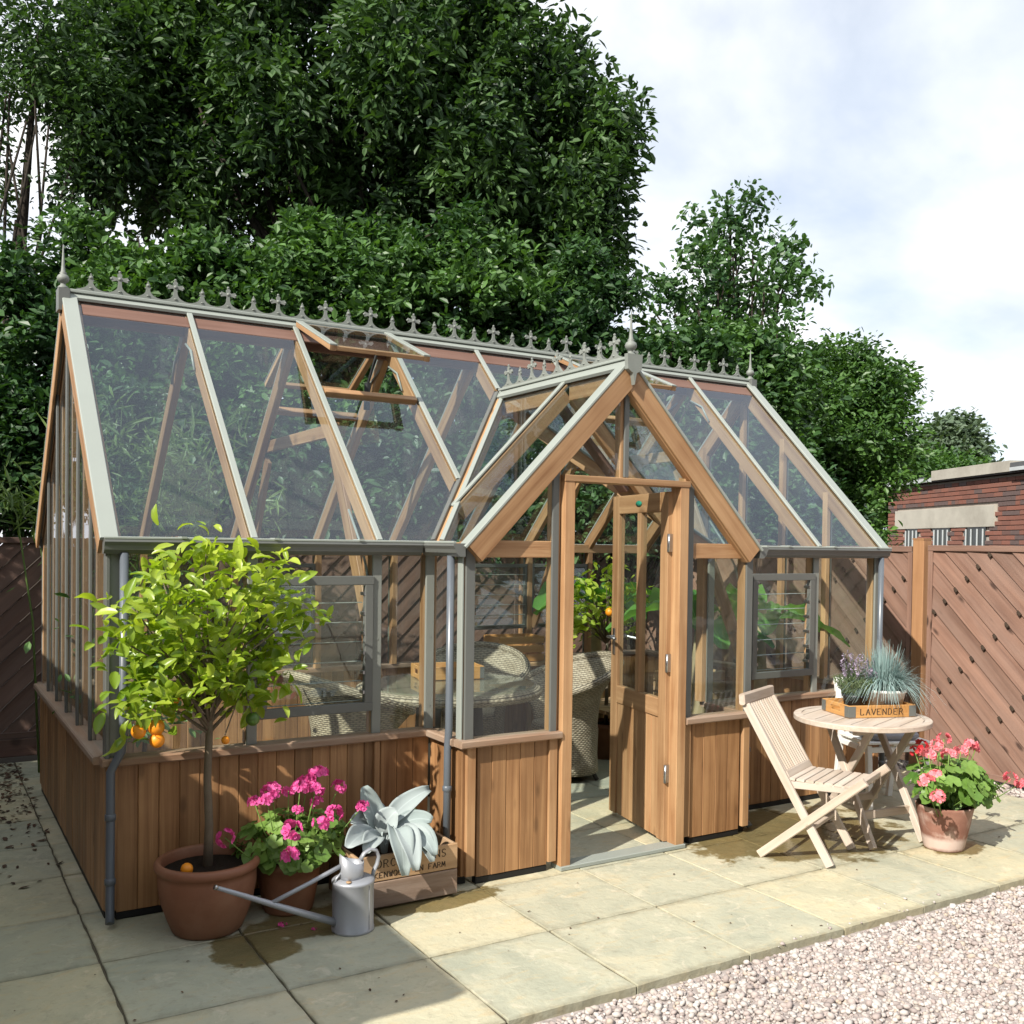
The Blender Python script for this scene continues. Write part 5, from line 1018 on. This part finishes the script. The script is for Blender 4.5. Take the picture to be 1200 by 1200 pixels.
# ---- watering can
WC = thing('watering_can', 'grey galvanised long spouted watering can standing on the paving', 'watering can', (.905, -.612, 0))
MB().lathe([(.001, .004), (.086, .004), (.089, .0), (.0925, .003), (.0925, .012), (.0895, .016), (.0895, .205), (.0925, .209), (.0925, .217), (.0885, .221), (.075, .228), (.02, .236), (.001, .237)], 40).build('body', M['zinc'], WC)
MB().box(-.002, .002, -.0915, -.0885, .016, .205).build('seam', M['zinc'], WC, rot=(0, 0, .5))
nk = MB(); rows = []
for zf in (0, .3, 1):
    r = []
    for k in range(24):
        a = 2*math.pi*k/24; rr = .047+.003*zf; x = rr*1.08*math.cos(a); r.append((x-.012, rr*math.sin(a)-.01, .222+zf*(.088-.020*math.cos(a)+.008*math.cos(2*a))))
    rows.append(r)
nk.grid(rows, None, True, True); o = nk.build('neck', M['zinc'], WC); md = o.modifiers.new('t', 'SOLIDIFY'); md.thickness = .003
MB().tube([(-.078, -.008, .045), (-.30, -.02, .148), (-.50, -.028, .245), (-.598, -.032, .292)], [.0165, .014, .0105, .0085], 12).build('spout', M['zinc'], WC)
MB().tube([(-.604, -.0323, .295), (-.594, -.0318, .290)], .0105, 12).build('spout_tip', M['steel'], WC)
MB().tube([(-.055, -.01, .290), (-.20, -.017, .240), (-.372, -.023, .184)], .0095, 10).build('spout_brace', M['zinc'], WC)
MB().tube([(-.056, -.01, .262), (-.082, -.012, .236), (-.088, -.012, .22)], .005, 8).build('brace_stay', M['zinc'], WC)
pts = [(.028, -.01, .300), (.045, -.008, .325), (.075, -.004, .338), (.105, 0, .328), (.118, .002, .300), (.112, .002, .268), (.096, .002, .238), (.088, .002, .20)]
MB().tube(pts, .0115, 10, True, .7).build('handle', M['zinc'], WC)
MB().lathe([(.001, 0), (.012, 0), (.012, .002), (.001, .0025)], 14).build('brass_disc', M['crate'], WC, loc=(-.045, -.062, .2295), rot=(.12, -.05, 0))

# ---- round folding table
TT = thing('round_table', 'round bleached teak folding table with the lavender tray on it', 'table', (4.03, -.72, 0))
TZ = .70; RAD = .385
T_top = MB(); nsl = 7; wsl = 2*RAD/nsl
for k in range(nsl):
    ya, yb = -RAD+k*wsl+.0025, -RAD+(k+1)*wsl-.0025; poly = []
    R_ = RAD-.045
    ts = np.linspace(ya, yb, 6); ts = [max(-R_, min(R_, t)) for t in ts]
    up_ = [(math.sqrt(max(0, R_*R_-t*t)), t) for t in ts]; q = up_+[(-x, y) for x, y in up_[::-1]]
    a = math.radians(20); q = [(x*math.cos(a)-y*math.sin(a), x*math.sin(a)+y*math.cos(a)) for x, y in q]
    if yb > -R_ and ya < R_: m_ = MB(); m_.prism([(x, y, TZ-.024) for x, y in q], (0, 0, .0225)); m_.g = [(x*math.cos(-a)-y*math.sin(-a)+k*5, x*math.sin(-a)+y*math.cos(-a), z) for x, y, z in m_.g]; m_.build('slat', M['teak'], TT)
MB().lathe([(RAD-.044, -.030), (RAD-.002, -.030), (RAD, -.027), (RAD, -.004), (RAD-.004, 0), (RAD-.044, 0), (RAD-.044, -.030)], 56, (0, 0, TZ), smooth=False).build('rim', M['teak'], TT)
fd = {'D': (3.83, -.98), 'F': (4.205, -1.02), 'G': (4.40, -.45), 'H': (4.03, -.41)}; tl = lambda p, z: V((p[0]-4.03, p[1]+.72, z))
def leg(a, b, sh):
    pa, pb = tl(fd[a], 0), tl(fd[b], TZ-.034); pb = V((pb.x, pb.y, TZ-.034)).lerp(V((pa.x, pa.y, TZ-.034)), .12); s_ = V((sh, 0, 0)); d = (pb-pa).normalized()
    return MB().beam(pa+s_+V((0, 0, .014)), pb+s_, .042, .026, (1, 0, 0)).build('leg', M['teak'], TT)
leg('D', 'H', 0); leg('H', 'D', .030); leg('F', 'G', 0); leg('G', 'F', -.030)
for a, b, t, z in (('D', 'F', .22, .165), ('H', 'G', .22, .165)):
    c = {'D': 'H', 'F': 'G', 'H': 'D', 'G': 'F'}; p, q = tl(fd[a], z).lerp(tl(fd[c[a]], z), t), tl(fd[b], z).lerp(tl(fd[c[b]], z), t); MB().beam(p, q, .022, .045).build('stretcher', M['teak'], TT)
for f_ in (.15, .85):
    p, q = tl(fd['D'], TZ-.048).lerp(tl(fd['H'], TZ-.048), f_), tl(fd['F'], TZ-.048).lerp(tl(fd['G'], TZ-.048), f_); MB().beam(p-V((.1, 0, 0)), q+V((.06, 0, 0)), .03, .026).build('top_batten', M['teak'], TT)

# ---- folding chairs
def chair(label, origin, fwd):
    W = .385; T = thing('folding_chair', label, 'chair', origin, math.atan2(fwd[1], fwd[0]), 'folding teak chairs'); t = M['teak']   # local x forward, y to the far side
    for y in (0, W):
        o = .0 if y == 0 else 0
        MB().beam((.376, y, .012), (-.100, y, .815), .022, .045, (1, 0, .6)).build('back_stile', t, T)
        y2 = y+(.024 if y == 0 else -.024)
        y3 = y-.024 if y == 0 else y+.024
        MB().beam((.0, y3, .012), (.555, y3, .487), .022, .045, (0, 0, 1), .008).build('crossing_leg', t, T)
        MB().beam((.13, y2, .405), (.50, y2, .422), .020, .038).build('seat_rail', t, T)
    MB().beam((-.112, -.03, .845), (-.112, W+.03, .845), .034, .062, (-.1, 0, 1), .010).build('top_rail', t, T)
    MB().beam((.125, .013, .455), (.125, W-.013, .455), .03, .04, (-.5, 0, 1)).build('lower_rail', t, T)
    n = 11
    for k in range(n):
        y = .03+(W-.06)*k/(n-1); MB().beam((.118, y, .475), (-.095, y, .816), .017, .012, (1, 0, .6)).build('back_slat', t, T)
    for k in range(7):
        x = .155+k*.050; MB().beam((x, .002+.012, .437), (x, W-.014, .437), .043, .014).build('seat_slat', t, T)
    MB().beam((.505, -.012, .447), (.505, W+.012, .447), .03, .03).build('seat_front_rail', t, T)
    for x, z in ((.10, .098), (.27, .19)): MB().beam((x, .0, z), (x, W, z), .024, .022).build('stretcher', t, T)
    for y in (-.037, W+.026): MB().tube([(.255, y, .221), (.255, y+.012, .221)], .010, 8).build('pivot', t, T)
    return T
Ach = at(891, 1002); chair('bleached folding teak chair pulled out in front of the greenhouse, left of the table', (3.232, -.722, 0), (.4065, -.9137))
T = thing('white_chair', 'white painted garden chair behind the round table, mostly hidden', 'chair', (4.70, -.34, 0), math.atan2(-.94, -.35))
for y in (-.2, .2):
    MB().beam((.20, y, 0), (.17, y, .43), .034, .034, (1, 0, 0)).build('leg', M['white'], T); MB().beam((-.24, y, 0), (-.17, y, .44), .034, .034, (1, 0, 0)).build('leg', M['white'], T); MB().beam((-.17, y, .445), (-.24, y, .80), .034, .030, (1, 0, 0)).build('back_post', M['white'], T)
    MB().box(-.15, .15, y-.014, y+.014, .385, .42).build('side_rail', M['white'], T)
for x in (-.165, .165): MB().box(x-.012, x+.012, -.182, .182, .385, .42).build('cross_rail', M['white'], T)
for k in range(6): MB().box(-.19+k*.066, -.19+k*.066+.056, -.215, .215, .441, .457).build('seat_slat', M['white'], T)
for z in (.56, .68, .79): MB().beam((-.20-.06*(z-.56)/.28, -.215, z), (-.20-.06*(z-.56)/.28, .215, z), .02, .045).build('back_rail', M['white'], T)
T = thing('seat_cushion', 'grey cushion on the white chair behind the round table', 'cushion', (4.70, -.34, .458), math.atan2(-.94, -.35))
rows = []
for z, s in ((0, .86), (.012, .97), (.028, 1.0), (.044, .95), (.056, .75), (.060, .3)): rows.append([(s*.18*max(-1, min(1, 1.25*math.cos(a))), s*.18*max(-1, min(1, 1.25*math.sin(a))), z) for a in np.linspace(0, 2*math.pi, 32, endpoint=False)])
MB().grid(rows, None, True, True).build('cover', M['cushion'], T)

# ---- tray with lavender and blue fescue
c1 = at(994.5, 842, 2, TZ); c2 = at(1074, 840, 2, TZ); xd = V((c2[0]-c1[0], c2[1]-c1[1], 0)).normalized(); TA = math.atan2(xd.y, xd.x); TL, TD = .43, .30
TR = thing('lavender_tray', 'pine serving tray marked LAVENDER on the round table', 'tray', (c1[0], c1[1], TZ), TA)
h = .072
MB().box(.0, TL, .0, .012, .0, h).build('front_board', M['tray'], TR); MB().box(.0, TL, TD-.012, TD, .0, h).build('back_board', M['tray'], TR); MB().box(.013, TL-.013, .0125, TD-.0125, .001, .009).build('base', M['tray'], TR)
for x in (.0, TL-.012):
    m_ = MB(); m_.box(x, x+.012, .0125, .095, .0, h); m_.box(x, x+.012, .205, TD-.0125, .0, h); m_.box(x, x+.012, .0951, .2049, .0, .026); m_.box(x, x+.012, .0951, .2049, .050, h); m_.build('end_board', M['tray'], TR)
for x, sx in ((-.0015, 1), (TL+.0015, -1)):
    for y, sy in ((-.0015, 1), (TD+.0015, -1)):
        m_ = MB(); m_.box(min(x, x+sx*.045), max(x, x+sx*.045), y-.001, y+.001, .004, h-.004, .0005); m_.box(x-.001, x+.001, min(y, y+sy*.045), max(y, y+sy*.045), .004, h-.004, .0005); m_.build('corner_bracket', M['alu_dark'], TR)
lettering(TR, 'LAVENDER', (.075, -.0008, .018), (1, 0, 0), V((0, 0, 1)), (0, -1, 0), .034, .0355, .0052);
tw = lambda x, y, z: (c1[0]+xd.x*x-xd.y*y, c1[1]+xd.y*x+xd.x*y, TZ+z)
LV_ = thing('lavender_plant', 'young lavender in black plastic pot standing in the tray', 'lavender', tw(.135, .16, .009), TA); LV_.scale = (1.15, 1.15, 1.2)
MB().lathe([(.001, 0), (.05, 0), (.062, .075), (.066, .077), (.066, .088), (.060, .088), (.058, .075)], 24).build('pot', M['plastic'], LV_); MB().lathe([(.001, .078), (.058, .074)], 16).build('soil', M['soil'], LV_)
n = 1500; th = RNG.uniform(0, 6.28, n); r = RNG.uniform(0, 1, n)**.5; z = RNG.uniform(0, 1, n); rad = .045+.055*z**.7; pos = np.c_[np.cos(th)*r*rad*1.15, np.sin(th)*r*rad*1.15, .085+z*.115*(1-.3*r)]
v, f = leaf_arrays(pos, .036, .10, -1.2, .2, dirs=np.c_[np.cos(th)*.6, np.sin(th)*.6, np.full(n, 1.0)]); np_obj('foliage', v, f, M['lf_lav'], LV_, kind='stuff')
m_ = MB(); fl = []
for k in range(48):
    a, r0_ = rnd.uniform(0, 6.28), rnd.uniform(0, .07); l = rnd.uniform(.16, .27); e = V((math.cos(a)*(r0_+.07*rnd.random()), math.sin(a)*(r0_+.07*rnd.random()), l+.03)); m_.tube([(math.cos(a)*r0_*.6, math.sin(a)*r0_*.6, .1), e*.95, e], .0011, 3)
    for j in range(12): q = e+V((rnd.gauss(0, .003), rnd.gauss(0, .003), -.032+.034*j/12)); fl.append(tuple(q))
m_.build('flower_stalks', M['lf_lav'], LV_, kind='stuff'); v, f = leaf_arrays(np.array(fl), .011, .6, -.5, .2); np_obj('flower_spikes', v, f, M['lavflower'], LV_, kind='stuff')
FS = thing('blue_fescue', 'spiky blue grey ornamental grass in white pot on the tray', 'grass plant', tw(.315, .15, .009), TA); FS.scale = (1.75, 1.75, 1.42)
MB().lathe([(.001, 0), (.055, 0), (.07, .085), (.075, .087), (.075, .098), (.068, .098), (.064, .08)], 24).build('pot', M['white'], FS)
bv, bf, o_ = [], [], 0
for k in range(1150):
    a = rnd.uniform(0, 6.28); up_ = rnd.random()**.8; r0_ = rnd.uniform(0, .05); L_ = rnd.uniform(.16, .27); ex_ = (1-up_)*.85+.10
    b = np.array([math.cos(a)*r0_, math.sin(a)*r0_, .085]); d = np.array([math.cos(a), math.sin(a), 0]); s_ = np.array([-math.sin(a), math.cos(a), 0])
    for i in range(5):
        t = i/4; w = .0019*(1-t*.85); p = b+d*L_*ex_*.72*t+np.array([0, 0, 1])*(L_*(t*(1-.2*ex_)-ex_*1.15*t*t)); bv += [p-s_*w, p+s_*w]
    bf += [(o_+2*i, o_+2*i+1, o_+2*i+3, o_+2*i+2) for i in range(4)]; o_ += 10
np_obj('blades', np.array(bv), np.array(bf), M['lf_fescue'], FS, kind='stuff')

# ================================================================== INSIDE THE GREENHOUSE
def wicker_chair(label, loc, rz_):
    T = thing('wicker_chair', label, 'chair', loc, rz_, 'wicker tub chairs inside the greenhouse')   # local +x is the front
    n = 40; rows, gr = [], []; top = []
    def hh(th): c = max(0, math.cos(th*.5)); return .60+.27*c**2.2           # th = 0 at the back
    ths = np.linspace(-2.25, 2.25, n)
    for q in np.linspace(0, 1, 12):
        r, g = [], []
        for th in ths:
            H = hh(th); z = .06+q*(H-.06); rad = .235+.065*q**1.5+.10*max(0, q-.72)/.28*(1 if q > .72 else 0)*.9-.03*math.sin(q*3.1)
            r.append((-rad*math.cos(th)*1.0, rad*math.sin(th)*1.08, z)); g.append((th*.3, z, 0))
        rows.append(r); gr.append(g)
    m_ = MB(); m_.grid(rows, gr); o = m_.build('shell', M['wicker'], T); md = o.modifiers.new('t', 'SOLIDIFY'); md.thickness = .02; md.offset = 0
    m_ = MB(); m_.tube([V(p) for p in rows[-1]], .028, 10); m_.g = [(g[0], g[1]*.4+g[2], 0) for g in m_.g]; m_.build('rolled_rim', M['wicker'], T)
    m_ = MB(); m_.lathe([(.001, .40), (.20, .41), (.235, .40), (.245, .36), (.235, .06)], 36); m_.g = [(math.atan2(p[1], p[0])*.3, p[2]+math.hypot(p[0], p[1]), 0) for p in m_.v]; m_.build('seat', M['wicker'], T)
    for a in (.75, -.75, 2.4, -2.4): MB().tube([(.20*math.cos(a), .20*math.sin(a), .08), (.25*math.cos(a), .25*math.sin(a), .0)], .016, 8).build('foot', M['rattan_black'], T)
    return T
TC = (2.42, 1.42)
wicker_chair('wicker tub chair visible through the open doorway, right of the table', (3.30, 1.30, .0), math.radians(172))
wicker_chair('wicker tub chair on the far side of the round wicker table', (2.93, 2.02, .0), math.radians(-128))
wicker_chair('wicker tub chair left of the wicker table, behind the louvre window', (1.62, 1.22, .0), math.radians(8))
WT = thing('wicker_table', 'round wicker table with glass top inside the greenhouse', 'table', (*TC, 0))
m_ = MB(); m_.lathe([(.02, .64), (.58, .64), (.63, .65), (.645, .675), (.635, .70), (.60, .712), (.02, .712)], 56); m_.g = [(math.atan2(p[1], p[0])*.6, math.hypot(p[0], p[1])+p[2], 0) for p in m_.v]; m_.build('top', M['wicker'], WT)
MB().lathe([(.001, .716), (.585, .716), (.585, .723), (.001, .723)], 56, smooth=False).build('glass_top', M['glass'], WT)
for a in (.6, 2.17, 3.74, 5.31): MB().beam((.24*math.cos(a), .24*math.sin(a), 0), (.20*math.cos(a), .20*math.sin(a), .64), .07, .07, (1, 0, 0)).build('leg', M['rattan_black'], WT)
def tray_box(nm, lb, loc, rz_, L_, W_, H_, mat='tray', cat='tray', slats=False):
    T = thing(nm, lb, cat, loc, rz_); t = .012
    if not slats:
        MB().box(0, L_, 0, t, 0, H_).build('front_board', M[mat], T); MB().box(0, L_, W_-t, W_, 0, H_).build('back_board', M[mat], T)
        for x in (0, L_-t):
            m_ = MB(); m_.box(x, x+t, t+.0005, W_*.32, 0, H_); m_.box(x, x+t, W_*.68, W_-t-.0005, 0, H_); m_.box(x, x+t, W_*.3205, W_*.6795, 0, H_*.35); m_.box(x, x+t, W_*.3205, W_*.6795, H_*.72, H_); m_.build('end_board', M[mat], T)
    else:
        for k in range(3):
            z0 = k*H_/3+.004; z1 = (k+1)*H_/3-.012
            for y in (0, W_-t): MB().box(0, L_, y, y+t, z0, z1).build('slat', M[mat], T)
            for x in (0, L_-t): MB().box(x, x+t, t+.0005, W_-t-.0005, z0, z1).build('slat', M[mat], T)
        for x in (t+.001, L_-t-.031):
            for y in (t+.001, W_-t-.031): MB().box(x, x+.03, y, y+.03, 0, H_-.01).build('corner_post', M[mat], T)
    MB().box(t+.0005, L_-t-.0005, t+.0005, W_-t-.0005, .001, .011).build('base', M[mat], T)
    m_ = MB(); 
    if not slats: m_.box(-.002, .03, -.002, -.0005, .004, H_-.004, .0003); m_.box(L_-.03, L_+.002, -.002, -.0005, .004, H_-.004, .0003); m_.build('corner_bracket', M['alu_dark'], T)
    return T
tray_box('wooden_tray', 'small pine tray with handle hole on the wicker table', (2.28, 1.58, .724), math.radians(-12), .46, .30, .09)
# banana plants and greenery on the right
def banana(label, loc, hgt, leaves):
    T = thing('banana_plant', label, 'banana plant', loc, 0, 'banana plants inside the greenhouse')
    m_ = MB(); m_.tube([(0, 0, 0), (.01, 0, hgt*.4), (0, .01, hgt*.75), (.01, 0, hgt)], [.065, .055, .042, .028], 10); m_.build('stem', M['stem_dry'], T)
    for k, (a, el, ln, w) in enumerate(leaves):
        d = V((math.cos(a), math.sin(a), 0)); b = V((0, 0, hgt*.9)); m1 = b+d*ln*.35+V((0, 0, ln*el)); t = b+d*ln*.9+V((0, 0, ln*(el-.45)))
        st = MB().tube([V((0, 0, hgt*.6)), b, b.lerp(m1, .4)], [.02, .014, .008], 6).build('leaf_stalk', M['lf_banana'], T)
        pf = lambda u: .08 if u < .1 else math.sin(math.pi*min(1, (u-.08)/.95))**.5
        rws, gr = leaf_surface(b, m1, t, w, (0, 0, 1), 14, 3, .06, .22, pf, 4); m_ = MB(); m_.grid(rws, gr); m_.build('leaf', M['lf_banana'], T)
    return T
banana('banana plant with drooping leaf just right of the open door', (4.28, .98, 0), 1.15, [(2.6, .45, .75, .26), (4.3, .35, .6, .24), (.4, .5, .7, .25), (1.4, .6, .8, .25), (5.4, .3, .6, .22)])
banana('banana plant with brown stem behind the right louvre window', (4.66, .72, 0), 1.22, [(.1, .35, .75, .24), (5.6, .25, .7, .22), (2.4, .5, .8, .26), (1.2, .6, .7, .24), (4.0, .4, .55, .22)])
banana('tall banana plant deep inside behind the open door', (4.12, 2.05, 0), 1.30, [(3.4, .45, .8, .28), (2.2, .3, .6, .24), (4.6, .35, .75, .28), (.3, .4, .7, .26), (5.6, .5, .6, .24)])
IC = thing('indoor_citrus', 'bushy citrus with one orange seen through the door glazing', 'citrus tree', (3.98, 1.72, 0))
pot('pot', [(.001, 0), (.12, 0), (.15, .24), (.16, .245), (.16, .28), (.15, .28), (.145, .25)], 'terracotta', IC, .145, .255); m_ = MB(); m_.tube([(0, 0, .24), (.01, 0, .6), (0, 0, 1.05)], [.018, .014, .01], 8)
cl = [V((rnd.uniform(-.32, .28), rnd.uniform(-.3, .25), rnd.uniform(.95, 1.5))) for _ in range(26)]
for c in cl: m_.tube([(0, 0, .9), c*.5+V((0, 0, .5)), c], [.006, .004, .002], 5)
m_.build('trunk', M['bark_citrus'], IC)
pos = np.array([tuple(c+V((rnd.gauss(0, .06), rnd.gauss(0, .06), rnd.gauss(0, .06)))) for c in cl for _ in range(16)]); v, f = leaf_arrays(pos, .085, .45, .3, .6); np_obj('crown', v, f, M['lf_citrus2'], IC)
MB().ball((-.14, -.22, 1.17), .034, 12, 8).build('orange', M['orange'], IC)
tray_box('slatted_crate', 'slatted wooden crate behind the right hand louvre window', (4.45, 1.35, .42), .1, .5, .32, .26, 'crate', 'crate', True)
tray_box('slatted_crate', 'upper slatted wooden crate at the back right of the greenhouse', (3.30, 2.25, .72), -.05, .42, .28, .22, 'tray', 'crate', True)
T = thing('plant_bench', 'low wooden staging bench along the right end inside the greenhouse', 'bench', (4.42, 1.62, 0))
for k in range(6): MB().box(-.62, .6, -.42+k*.145, -.42+k*.145+.125, .385, .412).build('slat', M['crate'], T)
for x in (-.56, .54):
    for y in (-.38, .38): MB().box(x-.025, x+.025, y-.025, y+.025, 0, .384).build('leg', M['crate'], T)
T = thing('low_bench', 'bench plank under the upper crate at the back right', 'shelf', (3.24, 2.17, 0)); MB().box(.02, .56, 0, .42, .69, .718).build('shelf_board', M['crate'], T)
for x in (.04, .54):
    for y in (.03, .39): MB().box(x-.02, x+.02, y-.02, y+.02, .0, .689).build('leg', M['crate'], T)
# potted green plant behind the orange tree, left bay
LP_ = thing('indoor_shrub', 'leafy potted shrub inside the left end behind the orange tree', 'plant', (.38, 1.25, 0))
pot('pot', [(.001, 0), (.13, 0), (.17, .26), (.18, .265), (.18, .30), (.17, .30), (.165, .27)], 'terracotta', LP_, .16, .27); m_ = MB(); m_.tube([(0, 0, .26), (.02, 0, .7), (0, 0, 1.1)], [.014, .011, .006], 7); m_.build('stem', M['bark_citrus'], LP_)
pos = np.c_[RNG.normal(0, .17, 520), RNG.normal(0, .17, 520), RNG.uniform(.55, 1.5, 520)]; v, f = leaf_arrays(pos, .075, .45, .3, .6); np_obj('foliage', v, f, M['lf_shrub'], LP_)
